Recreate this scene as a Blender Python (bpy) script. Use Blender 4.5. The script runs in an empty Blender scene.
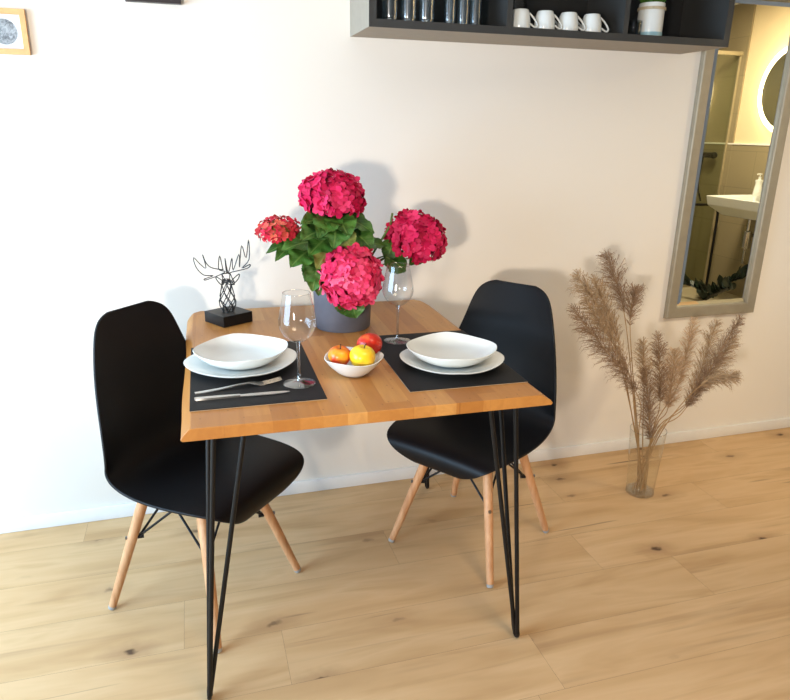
import bpy, bmesh, math, random
from mathutils import Vector, Matrix, noise
PI = math.pi
scn = bpy.context.scene
COL = scn.collection
rng = random.Random(7)

# ------------------------------------------------------------------ materials
def srgb(r, g, b):
    def f(c):
        c /= 255.0
        return c / 12.92 if c <= 0.04045 else ((c + 0.055) / 1.055) ** 2.4
    return (f(r), f(g), f(b), 1.0)

class NT:
    """small helper around one node tree"""
    def __init__(s, name):
        s.m = bpy.data.materials.new(name); s.m.use_nodes = True
        s.t = s.m.node_tree; s.t.nodes.clear()
        s.out = s.n('ShaderNodeOutputMaterial')
    def n(s, kind, **kw):
        q = s.t.nodes.new(kind)
        for k, v in kw.items(): setattr(q, k, v)
        return q
    def link(s, a, b): s.t.links.new(a, b)
    def put(s, sock, v):
        if hasattr(v, 'links') or isinstance(v, bpy.types.NodeSocket): s.link(v, sock)
        else: sock.default_value = v
    def math(s, op, a, b=0.0, c=0.0):
        q = s.n('ShaderNodeMath', operation=op)
        for i, v in enumerate((a, b, c)): s.put(q.inputs[i], v)
        return q.outputs[0]
    def coord(s, which='Object'):
        return s.n('ShaderNodeTexCoord').outputs[which]
    def mapping(s, vec, scale=(1, 1, 1), loc=(0, 0, 0)):
        q = s.n('ShaderNodeMapping'); s.link(vec, q.inputs['Vector'])
        q.inputs['Scale'].default_value = scale; q.inputs['Location'].default_value = loc
        return q.outputs[0]
    def noise(s, vec, scale, detail=3.0, rough=0.5, dist=0.0):
        q = s.n('ShaderNodeTexNoise'); s.link(vec, q.inputs['Vector'])
        q.inputs['Scale'].default_value = scale; q.inputs['Detail'].default_value = detail
        q.inputs['Roughness'].default_value = rough; q.inputs['Distortion'].default_value = dist
        return q.outputs['Fac']
    def ramp(s, fac, stops):
        q = s.n('ShaderNodeValToRGB'); s.link(fac, q.inputs[0])
        el = q.color_ramp.elements
        while len(el) < len(stops): el.new(0.5)
        for e, (pos, c) in zip(el, stops): e.position = pos; e.color = c
        return q.outputs[0]
    def mix(s, fac, a, b, mode='MIX'):
        q = s.n('ShaderNodeMix', data_type='RGBA', blend_type=mode)
        s.put(q.inputs[0], fac); s.put(q.inputs[6], a); s.put(q.inputs[7], b)
        return q.outputs[2]
    def bump(s, h, strength=0.2, dist=0.001):
        q = s.n('ShaderNodeBump'); s.link(h, q.inputs['Height'])
        q.inputs['Strength'].default_value = strength; q.inputs['Distance'].default_value = dist
        return q.outputs[0]
    def bsdf(s, **kw):
        q = s.n('ShaderNodeBsdfPrincipled')
        for k, v in kw.items(): s.put(q.inputs[k.replace('_', ' ')], v)
        s.link(q.outputs[0], s.out.inputs[0])
        return q

def M_plain(name, rgb, rough=0.5, metal=0.0, var=0.06, scale=40.0, spec=0.5, bump=0.0):
    t = NT(name); c = srgb(*rgb)
    nz = t.noise(t.coord(), scale, 4.0)
    d = tuple(max(0, x * (1 - var)) for x in c[:3]) + (1,)
    l = tuple(min(1, x * (1 + var)) for x in c[:3]) + (1,)
    kw = dict(Base_Color=t.ramp(nz, [(0.3, d), (0.7, l)]), Roughness=rough, Metallic=metal)
    kw['Specular IOR Level'] = spec
    if bump: kw['Normal'] = t.bump(nz, bump)
    t.bsdf(**kw)
    return t.m

def M_thinglass(name, tint=(1, 1, 1, 1), ior=1.45, gain=1.0, rough=0.0):
    t = NT(name)
    f = t.n('ShaderNodeLayerWeight'); f.inputs['Blend'].default_value = 0.5
    f0 = ((ior - 1) / (ior + 1)) ** 2 * gain
    fac = t.math('MULTIPLY_ADD', t.math('POWER', f.outputs['Facing'], 3.5), 0.8, f0)
    tr = t.n('ShaderNodeBsdfTransparent'); tr.inputs[0].default_value = tint
    gl = t.n('ShaderNodeBsdfGlossy'); gl.inputs['Roughness'].default_value = rough
    mx = t.n('ShaderNodeMixShader'); t.link(fac, mx.inputs[0]); t.link(tr.outputs[0], mx.inputs[1]); t.link(gl.outputs[0], mx.inputs[2])
    t.link(mx.outputs[0], t.out.inputs[0])
    return t.m

def M_emit(name, rgb, strength):
    t = NT(name); e = t.n('ShaderNodeEmission')
    e.inputs[0].default_value = rgb; e.inputs[1].default_value = strength
    t.link(e.outputs[0], t.out.inputs[0]); return t.m

def M_floor():
    t = NT('oak_laminate')
    uv = t.n('ShaderNodeUVMap').outputs[0]
    at = t.n('ShaderNodeAttribute', attribute_name='tone')
    tone = at.outputs['Fac']
    # shift the grain of every plank
    cmb = t.n('ShaderNodeCombineXYZ'); t.link(t.math('MULTIPLY', tone, 37.0), cmb.inputs[2])
    add = t.n('ShaderNodeVectorMath', operation='ADD'); t.link(uv, add.inputs[0]); t.link(cmb.outputs[0], add.inputs[1])
    v = add.outputs[0]
    big = t.noise(t.mapping(v, (1.1, 7.0, 1)), 1.6, 3.0, 0.55, 0.6)
    fine = t.noise(t.mapping(v, (6.0, 120.0, 1)), 1.0, 4.0, 0.6)
    col = t.ramp(big, [(0.25, srgb(196, 158, 112)), (0.45, srgb(213, 176, 130)), (0.6, srgb(221, 186, 141)), (0.8, srgb(198, 159, 112))])
    col = t.mix(t.math('MULTIPLY', fine, 0.18), col, srgb(176, 136, 92))
    tn = t.ramp(tone, [(0.0, (0.93, 0.92, 0.90, 1)), (1.0, (1.0, 1.0, 1.0, 1))])
    col = t.mix(1.0, col, tn, 'MULTIPLY')
    # long brown mineral streaks
    st = t.noise(t.mapping(v, (0.6, 15.0, 1), (3.1, 0.4, 0)), 1.4, 3.0, 0.6, 0.5)
    stm = t.ramp(st, [(0.54, (0, 0, 0, 1)), (0.68, (1, 1, 1, 1))])
    gate = t.ramp(t.noise(t.mapping(v, (1.2, 3.0, 1), (9, 2, 0)), 1.5, 1.0), [(0.45, (0, 0, 0, 1)), (0.62, (1, 1, 1, 1))])
    col = t.mix(t.math('MULTIPLY', t.math('MULTIPLY', stm, gate), 0.34), col, srgb(140, 104, 72))
    # narrow dark cracks
    ck = t.noise(t.mapping(v, (1.3, 62.0, 1), (1.7, 5.2, 0)), 1.0, 2.0, 0.5, 0.25)
    ckm = t.ramp(ck, [(0.63, (0, 0, 0, 1)), (0.69, (1, 1, 1, 1))])
    gate2 = t.ramp(t.noise(t.mapping(v, (1.5, 5.0, 1), (4, 7, 0)), 1.6, 1.0), [(0.60, (0, 0, 0, 1)), (0.70, (1, 1, 1, 1))])
    col = t.mix(t.math('MULTIPLY', t.math('MULTIPLY', ckm, gate2), 0.75), col, srgb(84, 60, 44))
    # knots
    warp = t.n('ShaderNodeVectorMath', operation='ADD')
    nzc = t.n('ShaderNodeTexNoise'); t.link(v, nzc.inputs['Vector']); nzc.inputs['Scale'].default_value = 30.0
    sc = t.n('ShaderNodeVectorMath', operation='SCALE'); t.link(nzc.outputs['Color'], sc.inputs[0]); sc.inputs['Scale'].default_value = 0.034
    t.link(v, warp.inputs[0]); t.link(sc.outputs[0], warp.inputs[1])
    vo = t.n('ShaderNodeTexVoronoi', voronoi_dimensions='2D'); t.link(t.mapping(warp.outputs[0], (2.4, 5.0, 1)), vo.inputs['Vector']); vo.inputs['Scale'].default_value = 1.0
    d = vo.outputs['Distance']
    halo = t.ramp(d, [(0.03, (1, 1, 1, 1)), (0.24, (0, 0, 0, 1))])
    core = t.ramp(d, [(0.018, (1, 1, 1, 1)), (0.055, (0, 0, 0, 1))])
    sel = t.ramp(t.n('ShaderNodeSeparateColor').outputs[0], [(0, (0, 0, 0, 1)), (1, (1, 1, 1, 1))])
    sepn = [q for q in t.t.nodes if q.type == 'SEPARATE_COLOR'][0]; t.link(vo.outputs['Color'], sepn.inputs[0])
    selm = t.ramp(sepn.outputs[0], [(0.42, (0, 0, 0, 1)), (0.80, (1, 1, 1, 1))])
    col = t.mix(t.math('MULTIPLY', t.math('MULTIPLY', halo, selm), 0.42), col, srgb(138, 98, 66))
    col = t.mix(t.math('MULTIPLY', t.math('MULTIPLY', core, selm), 0.85), col, srgb(66, 46, 36))
    t.bsdf(Base_Color=col, Roughness=0.62, Normal=t.bump(fine, 0.12, 0.0006), **{'Specular IOR Level': 0.25})
    return t.m

def M_table():
    t = NT('oiled_oak_staves')
    o = t.coord(); sep = t.n('ShaderNodeSeparateXYZ'); t.link(o, sep.inputs[0])
    x, y = sep.outputs[0], sep.outputs[1]
    wob = t.math('MULTIPLY', t.noise(t.mapping(o, (9, 0.6, 0.0)), 1.0, 1.0), 0.9)
    ix = t.math('FLOOR', t.math('ADD', t.math('MULTIPLY', x, 19.0), wob))
    wn = t.n('ShaderNodeTexWhiteNoise', noise_dimensions='1D'); t.link(ix, wn.inputs['W'])
    iy = t.math('FLOOR', t.math('ADD', t.math('MULTIPLY', y, 1.7), t.math('MULTIPLY', wn.outputs[0], 5.0)))
    key = t.math('ADD', t.math('MULTIPLY', ix, 13.7), t.math('MULTIPLY', iy, 3.1))
    wn2 = t.n('ShaderNodeTexWhiteNoise', noise_dimensions='1D'); t.link(key, wn2.inputs['W'])
    tone = wn2.outputs[0]
    cmb = t.n('ShaderNodeCombineXYZ'); t.link(t.math('MULTIPLY', tone, 23.0), cmb.inputs[2])
    add = t.n('ShaderNodeVectorMath', operation='ADD'); t.link(o, add.inputs[0]); t.link(cmb.outputs[0], add.inputs[1])
    g = t.noise(t.mapping(add.outputs[0], (38, 3.2, 38)), 1.0, 4.0, 0.55, 0.8)
    f = t.noise(t.mapping(add.outputs[0], (260, 10, 260)), 1.0, 2.0)
    col = t.ramp(tone, [(0.0, srgb(172, 112, 48)), (0.35, srgb(194, 134, 66)), (0.7, srgb(204, 146, 76)), (1.0, srgb(211, 157, 88))])
    col = t.mix(t.math('MULTIPLY', t.ramp(g, [(0.35, (1, 1, 1, 1)), (0.7, (0, 0, 0, 1))]), 0.34), col, srgb(156, 94, 42))
    col = t.mix(t.math('MULTIPLY', f, 0.12), col, srgb(140, 86, 40))
    vo = t.n('ShaderNodeTexVoronoi', voronoi_dimensions='2D'); t.link(t.mapping(o, (5.0, 2.6, 1.0), (0.3, 0.2, 0)), vo.inputs['Vector'])
    kn = t.ramp(vo.outputs['Distance'], [(0.015, (1, 1, 1, 1)), (0.06, (0, 0, 0, 1))])
    col = t.mix(t.math('MULTIPLY', kn, 0.55), col, srgb(120, 68, 32))
    t.bsdf(Base_Color=col, Roughness=0.42, Normal=t.bump(g, 0.05, 0.0005))
    return t.m

def M_wall(name, rgb, sc=180.0):
    t = NT(name)
    nz = t.noise(t.coord(), sc, 3.0)
    c = srgb(*rgb)
    t.bsdf(Base_Color=c, Roughness=0.9, Normal=t.bump(nz, 0.05, 0.0008), **{'Specular IOR Level': 0.2})
    return t.m

def M_tile(name, rgb, sx=0.6, sz=0.3):
    t = NT(name)
    o = t.coord()
    sep = t.n('ShaderNodeSeparateXYZ'); t.link(o, sep.inputs[0])
    cmb = t.n('ShaderNodeCombineXYZ'); t.link(sep.outputs[1], cmb.inputs[0]); t.link(sep.outputs[2], cmb.inputs[1])
    br = t.n('ShaderNodeTexBrick'); t.link(cmb.outputs[0], br.inputs['Vector'])
    c = srgb(*rgb)
    br.inputs['Color1'].default_value = c; br.inputs['Color2'].default_value = tuple(v * 0.95 for v in c[:3]) + (1,)
    br.inputs['Mortar'].default_value = tuple(v * 0.75 for v in c[:3]) + (1,)
    br.inputs['Scale'].default_value = 1.0; br.inputs['Brick Width'].default_value = sx; br.inputs['Row Height'].default_value = sz
    br.inputs['Mortar Size'].default_value = 0.003
    nz = t.noise(o, 6.0, 4.0)
    col = t.mix(t.math('MULTIPLY', nz, 0.3), br.outputs[0], tuple(v * 0.8 for v in c[:3]) + (1,))
    t.bsdf(Base_Color=col, Roughness=0.45)
    return t.m

def M_petal(name, stops, scale=26.0):
    t = NT(name)
    at = t.n('ShaderNodeAttribute', attribute_name='tone')
    col = t.ramp(at.outputs['Fac'], stops)
    nz = t.noise(t.coord(), scale * 8, 2.0)
    col = t.mix(t.math('MULTIPLY', nz, 0.25), col, stops[0][1])
    t.bsdf(Base_Color=col, Roughness=0.6, **{'Specular IOR Level': 0.25, 'Subsurface Weight': 0.0})
    return t.m

def M_leaf(name, dark, light, vein):
    t = NT(name)
    uv = t.n('ShaderNodeUVMap').outputs[0]
    sep = t.n('ShaderNodeSeparateXYZ'); t.link(uv, sep.inputs[0])
    u, v = sep.outputs[0], sep.outputs[1]
    av = t.math('ABSOLUTE', v)
    nz = t.noise(t.coord(), 22.0, 3.0)
    col = t.ramp(nz, [(0.3, srgb(*dark)), (0.7, srgb(*light))])
    mid = t.ramp(av, [(0.03, (1, 1, 1, 1)), (0.08, (0, 0, 0, 1))])
    side = t.math('FRACT', t.math('SUBTRACT', t.math('MULTIPLY', u, 7.0), t.math('MULTIPLY', av, 2.2)))
    sm = t.ramp(side, [(0.0, (1, 1, 1, 1)), (0.12, (0, 0, 0, 1))])
    col = t.mix(t.math('MULTIPLY', t.math('MAXIMUM', mid, t.math('MULTIPLY', sm, 0.6)), 0.5), col, srgb(*vein))
    t.bsdf(Base_Color=col, Roughness=0.45, Normal=t.bump(side, 0.25, 0.001))
    return t.m

def M_apple(name, base, blush, amount):
    t = NT(name)
    o = t.coord()
    nz = t.noise(t.mapping(o, (40, 40, 12)), 1.0, 4.0, 0.6)
    nb = t.noise(o, 16.0, 1.0)
    fac = t.ramp(t.math('ADD', t.math('MULTIPLY', nz, 0.35), t.math('MULTIPLY', nb, 0.8)), [(0.57 - amount, (0, 0, 0, 1)), (0.80 - amount, (1, 1, 1, 1))])
    col = t.mix(fac, srgb(*base), srgb(*blush))
    t.bsdf(Base_Color=col, Roughness=0.28)
    return t.m

def M_legwood():
    t = NT('beech_leg')
    nz = t.noise(t.mapping(t.coord(), (60, 60, 5)), 1.0, 4.0, 0.6)
    t.bsdf(Base_Color=t.ramp(nz, [(0.3, srgb(196, 138, 92)), (0.7, srgb(224, 172, 126))]), Roughness=0.45)
    return t.m

def M_print():
    t = NT('grey_circle_print')
    o = t.coord()
    gx = t.n('ShaderNodeVectorMath', operation='LENGTH'); t.link(t.mapping(o, (1, 0, 1), (-0.019, 0, 0)), gx.inputs[0])
    r = gx.outputs['Value']
    disc = t.ramp(t.math('MULTIPLY', r, 10.0), [(0.328, (1, 1, 1, 1)), (0.338, (0, 0, 0, 1))])
    nz = t.noise(t.mapping(o, (1, 1, 1)), 60.0, 5.0, 0.7, 1.5)
    ink = t.ramp(nz, [(0.35, srgb(84, 88, 92)), (0.62, srgb(176, 180, 182))])
    t.bsdf(Base_Color=t.mix(disc, srgb(226, 226, 224), ink), Roughness=0.6)
    return t.m

MAT = dict(
    wall=M_wall('white_wall_paint', (239, 232, 221)),
    wall2=M_wall('grey_wall_paint', (150, 150, 150)),
    ceil=M_wall('white_ceiling_paint', (225, 225, 225)),
    floor=M_floor(), table=M_table(), legwood=M_legwood(),
    gap=M_plain('plank_gap', (128, 98, 70), 0.9),
    trim=M_plain('white_lacquer_trim', (240, 238, 234), 0.4, var=0.01),
    shell=M_plain('matt_black_plastic', (8, 9, 13), 0.5, var=0.12, scale=300, spec=0.3),
    black=M_plain('black_steel', (11, 11, 13), 0.45, 0.0, spec=0.35),
    wire=M_plain('black_wire', (10, 10, 11), 0.45),
    glide=M_plain('grey_plastic_glide', (170, 168, 165), 0.4),
    bolt=M_plain('steel_bolt', (150, 148, 145), 0.3, 1.0),
    mat=M_plain('black_leatherette', (15, 15, 17), 0.6, var=0.2, scale=600, spec=0.25, bump=0.25),
    matedge=M_plain('pale_mat_backing', (170, 150, 125), 0.8),
    china=M_plain('white_china', (226, 229, 226), 0.16, var=0.015, scale=8),
    steel=M_plain('brushed_steel', (190, 188, 184), 0.24, 1.0, var=0.05, scale=120),
    potgrey=M_plain('grey_ceramic_pot', (92, 94, 104), 0.55, var=0.10, scale=22),
    soil=M_plain('potting_soil', (50, 38, 28), 0.95, var=0.3, scale=150),
    stem=M_plain('green_stem', (86, 112, 48), 0.6),
    leaf=M_leaf('hydrangea_leaf', (42, 84, 30), (80, 128, 48), (136, 168, 90)),
    leafold=M_leaf('yellowing_leaf', (92, 118, 46), (148, 150, 78), (170, 160, 100)),
    petal=M_petal('pink_petal', [(0.0, srgb(164, 8, 56)), (0.5, srgb(214, 24, 84)), (1.0, srgb(238, 66, 118))]),
    petal_light=M_petal('bright_pink_petal', [(0.0, srgb(208, 32, 80)), (0.5, srgb(238, 66, 112)), (1.0, srgb(250, 112, 146))]),
    petal_red=M_petal('reddish_petal', [(0.0, srgb(168, 40, 40)), (0.5, srgb(214, 36, 70)), (1.0, srgb(226, 112, 84))]),
    core=M_plain('flower_core', (176, 20, 58), 0.8),
    coreg=M_plain('pale_green_core', (150, 120, 60), 0.8),
    apple_y=M_apple('yellow_apple', (240, 206, 40), (228, 130, 40), -0.06),
    apple_r=M_apple('red_orange_apple', (240, 150, 40), (200, 44, 24), 0.30),
    apple_o=M_apple('orange_yellow_apple', (244, 180, 40), (212, 62, 28), 0.16),
    stalk=M_plain('apple_stalk', (84, 60, 34), 0.8),
    frame_oak=M_plain('light_oak_frame', (226, 172, 112), 0.5, var=0.1, scale=60),
    frame_dark=M_plain('dark_brown_frame', (44, 34, 34), 0.45),
    paper=M_plain('white_paper', (250, 250, 248), 0.7, var=0.0),
    printm=M_print(),
    case=M_plain('taupe_grey_laminate', (164, 155, 141), 0.7, var=0.03, spec=0.15),
    anthracite=M_plain('anthracite_laminate', (58, 58, 57), 0.5, var=0.06, scale=12),
    blackback=M_plain('black_back_board', (32, 32, 32), 0.6),
    frame_silver=M_plain('champagne_silver_frame', (160, 151, 132), 0.5, 0.25, var=0.05, scale=30),
    teal=M_plain('pale_teal_glaze', (150, 190, 200), 0.3),
    twine=M_plain('jute_twine', (190, 176, 150), 0.9, var=0.2, scale=400),
    greyglass=M_thinglass('smoky_glass', (0.62, 0.66, 0.68, 1), 1.5, 1.0),
    glass=M_thinglass('clear_glass', (0.96, 0.97, 0.975, 1), 1.5, 1.8),
    vaseglass=M_thinglass('clear_vase_glass', (0.95, 0.96, 0.955, 1), 1.5, 1.0),
    barglass=M_thinglass('bluish_drinking_glass', (0.72, 0.84, 0.90, 1), 1.9, 3.0, 0.16),
    showerglass=M_thinglass('green_tinted_shower_glass', (0.90, 0.93, 0.86, 1), 1.5, 1.0),
    reed=M_plain('dry_reed_stem', (176, 142, 98), 0.8, var=0.15),
    plume=M_plain('beige_brown_plume', (184, 156, 122), 0.9, var=0.25, scale=60),
    plume_d=M_plain('dark_brown_plume', (154, 125, 98), 0.9, var=0.25, scale=60),
    plume_l=M_plain('pale_tan_plume', (202, 172, 138), 0.9, var=0.25, scale=60),
    bathwall=M_wall('cream_bathroom_paint', (232, 214, 176)),
    tile=M_tile('taupe_wall_tile', (152, 140, 112)),
    tile_f=M_tile('cream_floor_tile', (196, 184, 154)),
    profile=M_plain('beige_metal_profile', (158, 146, 116), 0.45),
    chrome=M_plain('chrome', (200, 200, 200), 0.12, 1.0, var=0.01),
    led=M_emit('warm_led_ring', (1.0, 0.80, 0.46, 1), 14.0),
    leaf_dark=M_leaf('dark_eucalyptus_leaf', (24, 36, 28), (40, 58, 44), (52, 70, 54)),
)
MAT['crystal'] = M_thinglass('clear_crystal', (0.90, 0.91, 0.915, 1), 1.5, 4.5)
def mirror_mat():
    t = NT('mirror_silvering'); g = t.n('ShaderNodeBsdfGlossy'); g.inputs[0].default_value = (0.86, 0.87, 0.83, 1); g.inputs['Roughness'].default_value = 0.0
    t.link(g.outputs[0], t.out.inputs[0]); return t.m
MAT['mirror'] = mirror_mat()

# ------------------------------------------------------------------ mesh helpers
def V(*a): return Vector(a[0]) if len(a) == 1 else Vector(a)

def link(name, bm, mat, parent=None, smooth=True, loc=None, rotz=0.0, angle=40):
    me = bpy.data.meshes.new(name)
    if not bm.flags.get('keep'): bmesh.ops.recalc_face_normals(bm.b, faces=bm.b.faces)
    bm_to(bm, me)
    me.materials.append(MAT[mat] if isinstance(mat, str) else mat)
    o = bpy.data.objects.new(name, me); COL.objects.link(o)
    if smooth:
        me.polygons.foreach_set('use_smooth', [True] * len(me.polygons))
        try: me.set_sharp_from_angle(angle=math.radians(angle))
        except Exception: pass
    if parent: o.parent = parent
    if loc is not None: o.location = loc
    o.rotation_euler.z = rotz
    return o

def bm_to(bm, me): bm.b.to_mesh(me); bm.b.free()
class MB:
    def __init__(s): s.b = bmesh.new(); s.flags = {}
    def vert(s, p): return s.b.verts.new(p)
    def face(s, vs):
        try: return s.b.faces.new(vs)
        except ValueError: return None
    def box(s, lo, hi, bev=0.0, seg=2):
        lo, hi = V(lo), V(hi)
        vs = [s.vert((x, y, z)) for x in (lo.x, hi.x) for y in (lo.y, hi.y) for z in (lo.z, hi.z)]
        idx = [(0, 1, 3, 2), (4, 6, 7, 5), (0, 4, 5, 1), (2, 3, 7, 6), (0, 2, 6, 4), (1, 5, 7, 3)]
        fs = [s.face([vs[i] for i in f]) for f in idx]
        if bev:
            es = list({e for f in fs for e in f.edges})
            bmesh.ops.bevel(s.b, geom=es, offset=bev, segments=seg, profile=0.5, affect='EDGES')
        return s
    def lathe(s, prof, n=32, c=(0, 0, 0), fx=None, cap0=True, cap1=True):
        """prof: list of (r, z) ; fx(theta) scales r, returns factor"""
        c = V(c); rings = []
        for r, z in prof:
            if r < 1e-6: rings.append([s.vert(c + V(0, 0, z))]); continue
            ring = []
            for i in range(n):
                th = 2 * PI * i / n; k = fx(th, r) if fx else (1.0, 0.0)
                ring.append(s.vert(c + V(r * k[0] * math.cos(th), r * k[0] * math.sin(th), z + k[1])))
            rings.append(ring)
        for a, b in zip(rings, rings[1:]):
            for i in range(n):
                j = (i + 1) % n
                if len(a) == 1 and len(b) == 1: continue
                if len(a) == 1: s.face([a[0], b[j], b[i]])
                elif len(b) == 1: s.face([a[i], a[j], b[0]])
                else: s.face([a[i], a[j], b[j], b[i]])
        if cap0 and len(rings[0]) > 2: s.face(list(reversed(rings[0])))
        if cap1 and len(rings[-1]) > 2: s.face(rings[-1])
        return s
    def tube(s, pts, r, n=8, closed=False, rad=None, cap=True):
        pts = [V(p) for p in pts]; m = len(pts)
        tang = []
        for i in range(m):
            if closed: d = pts[(i + 1) % m] - pts[i - 1]
            else: d = pts[min(i + 1, m - 1)] - pts[max(i - 1, 0)]
            tang.append(d.normalized() if d.length > 1e-9 else V(0, 0, 1))
        ref = V(0, 0, 1) if abs(tang[0].z) < 0.9 else V(1, 0, 0)
        nrm = tang[0].cross(ref).normalized(); rings = []
        for i in range(m):
            t = tang[i]; nrm = (nrm - t * nrm.dot(t))
            nrm = nrm.normalized() if nrm.length > 1e-6 else t.orthogonal().normalized()
            bi = t.cross(nrm); rr = rad[i] if rad else r
            rings.append([s.vert(pts[i] + nrm * rr * math.cos(2 * PI * k / n) + bi * rr * math.sin(2 * PI * k / n)) for k in range(n)])
        rng_ = range(m) if closed else range(m - 1)
        for i in rng_:
            a, b = rings[i], rings[(i + 1) % m]
            for k in range(n): s.face([a[k], a[(k + 1) % n], b[(k + 1) % n], b[k]])
        if cap and not closed: s.face(list(reversed(rings[0]))); s.face(rings[-1])
        return s
    def ball(s, c, r, seg=12, sq=(1, 1, 1)):
        mt = Matrix.Translation(c) @ Matrix.Diagonal((*[r * q for q in sq], 1))
        bmesh.ops.create_uvsphere(s.b, u_segments=seg, v_segments=max(6, seg // 2), radius=1.0, matrix=mt)
        return s
    def disc_y(s, c, r, th, n=48, sx=1.0):
        """cylinder with axis x"""
        c = V(c); a, b = [], []
        for i in range(n):
            t = 2 * PI * i / n; q = V(0, r * math.cos(t), r * math.sin(t))
            a.append(s.vert(c + q)); b.append(s.vert(c + q + V(th, 0, 0)))
        s.face(a); s.face(list(reversed(b)))
        for i in range(n): s.face([a[i], b[i], b[(i + 1) % n], a[(i + 1) % n]])
        return s

def bez(p0, p1, p2, n=8):
    p0, p1, p2 = V(p0), V(p1), V(p2)
    return [(1 - t) ** 2 * p0 + 2 * t * (1 - t) * p1 + t * t * p2 for t in [i / n for i in range(n + 1)]]
def smooth_path(pts, k=4):
    pts = [V(p) for p in pts]; out = []
    P = [pts[0] * 2 - pts[1]] + pts + [pts[-1] * 2 - pts[-2]]
    for i in range(1, len(P) - 2):
        a, b, c, d = P[i - 1:i + 3]
        for j in range(k):
            t = j / k
            out.append(0.5 * ((2 * b) + (c - a) * t + (2 * a - 5 * b + 4 * c - d) * t * t + (3 * b - a - 3 * c + d) * t ** 3))
    out.append(pts[-1]); return out

def tag(o, label, cat, group=None):
    o['label'] = label; o['category'] = cat
    if group: o['group'] = group
    return o
def thing(name, label, cat, loc=(0, 0, 0), rotz=0.0, group=None):
    o = bpy.data.objects.new(name, None); COL.objects.link(o)
    o.empty_display_size = 0.05
    o.location = loc; o.rotation_euler.z = rotz
    return tag(o, label, cat, group)
def struct(name, bm, mat, smooth=False):
    o = link(name, bm, mat, None, smooth); o['kind'] = 'structure'; return o
def copy_tree(o, parent=None):
    c = o.copy(); COL.objects.link(c)
    if parent: c.parent = parent
    for ch in list(o.children): copy_tree(ch, c)
    return c
def box_struct(name, lo, hi, mat, bev=0.0):
    return struct(name, MB().box(lo, hi, bev), mat)
def subsurf(o, lv=2):
    m = o.modifiers.new('subsurf', 'SUBSURF'); m.levels = lv; m.render_levels = lv
def solidify(o, th, off=-1):
    m = o.modifiers.new('solid', 'SOLIDIFY'); m.thickness = th; m.offset = off
def bevel_mod(o, w=0.003):
    m = o.modifiers.new('bev', 'BEVEL'); m.width = w; m.segments = 2; m.limit_method = 'ANGLE'
def bm_attr_tone(o, vals):
    at = o.data.attributes.new('tone', 'FLOAT', 'FACE'); at.data.foreach_set('value', vals)

# ------------------------------------------------------------------ room shell
XL, XR, YF, H = -1.9, 3.0, -3.4, 2.55
# floor: laminate planks 0.2 m wide running along the wall
def make_floor():
    b = MB(); tones = []; uvl = b.b.loops.layers.uv.new('UVMap')
    r2 = random.Random(4)
    known = {-2: 1.845, -3: 1.18, -4: 0.15, -5: 0.81}
    L, W, g = 1.29, 0.2, 0.0003
    for r in range(-17, 1):
        y0, y1 = -0.135 + r * W, -0.135 + (r + 1) * W
        y1 = min(y1, 0.0); y0 = max(y0, YF)
        if y1 - y0 < 0.01: continue
        x = known.get(r, r2.uniform(0, L)); 
        while x > XL: x -= L
        while x < XR:
            a, c = max(x, XL), min(x + L, XR)
            if c - a > 0.01:
                vs = [b.vert((a + g, y0 + g, 0)), b.vert((c - g, y0 + g, 0)), b.vert((c - g, y1 - g, 0)), b.vert((a + g, y1 - g, 0))]
                f = b.face(vs); tones.append(r2.random())
                ox, oy = r2.uniform(0, 20), r2.uniform(0, 20)
                for lp in f.loops: lp[uvl].uv = (lp.vert.co.x + ox, lp.vert.co.y + oy)
            x += L
    n = len(tones)
    b.flags['keep'] = True
    o = link('floor', b, 'floor', None, False); o['kind'] = 'structure'
    bm_attr_tone(o, tones)
    u = box_struct('floor_underlay', (XL - 0.1, YF - 0.1, -0.12), (XR + 0.1, 0.1, -0.002), 'gap')
    return o
make_floor()
box_struct('ceiling', (XL - 0.1, YF - 0.1, H), (XR + 0.1, 0.1, H + 0.1), 'ceil')
box_struct('wall_back', (XL - 0.1, 0.0, 0.0), (XR + 0.1, 0.12, H), 'wall')
bb = MB().box((XL, -0.013, 0.0), (XR, 0.0, 0.05), 0.003)
struct('baseboard_back', bb, 'trim', True)

def wall_with_hole(name, axis, pos, th, lo, hi, z1, hole, mat):
    """axis 'x': wall plane x=pos spanning y lo..hi ; 'y': plane y=pos spanning x lo..hi"""
    a0, a1, h0, h1 = hole; b = MB()
    def bx(s0, s1, q0, q1):
        if s1 - s0 < 1e-4 or q1 - q0 < 1e-4: return
        if axis == 'x': b.box((min(pos, pos + th), s0, q0), (max(pos, pos + th), s1, q1))
        else: b.box((s0, min(pos, pos + th), q0), (s1, max(pos, pos + th), q1))
    bx(lo, a0, 0, z1); bx(a1, hi, 0, z1); bx(a0, a1, 0, h0); bx(a0, a1, h1, z1)
    return struct(name, b, mat)
KX0, KX1 = -1.65, -0.75
wall_with_hole('wall_front', 'y', YF, -0.12, XL - 0.1, XR + 0.1, H, (KX0, KX1, 0.05, 2.1), 'wall2')
wall_with_hole('wall_left', 'x', XL, -0.12, YF, 0.0, H, (-1.75, -0.35, 0.05, 2.1), 'wall2')
wall_with_hole('wall_right', 'x', XR, 0.1, YF, 0.0, H, (-1.62, -0.52, 0.0, 2.12), 'wall2')

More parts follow.
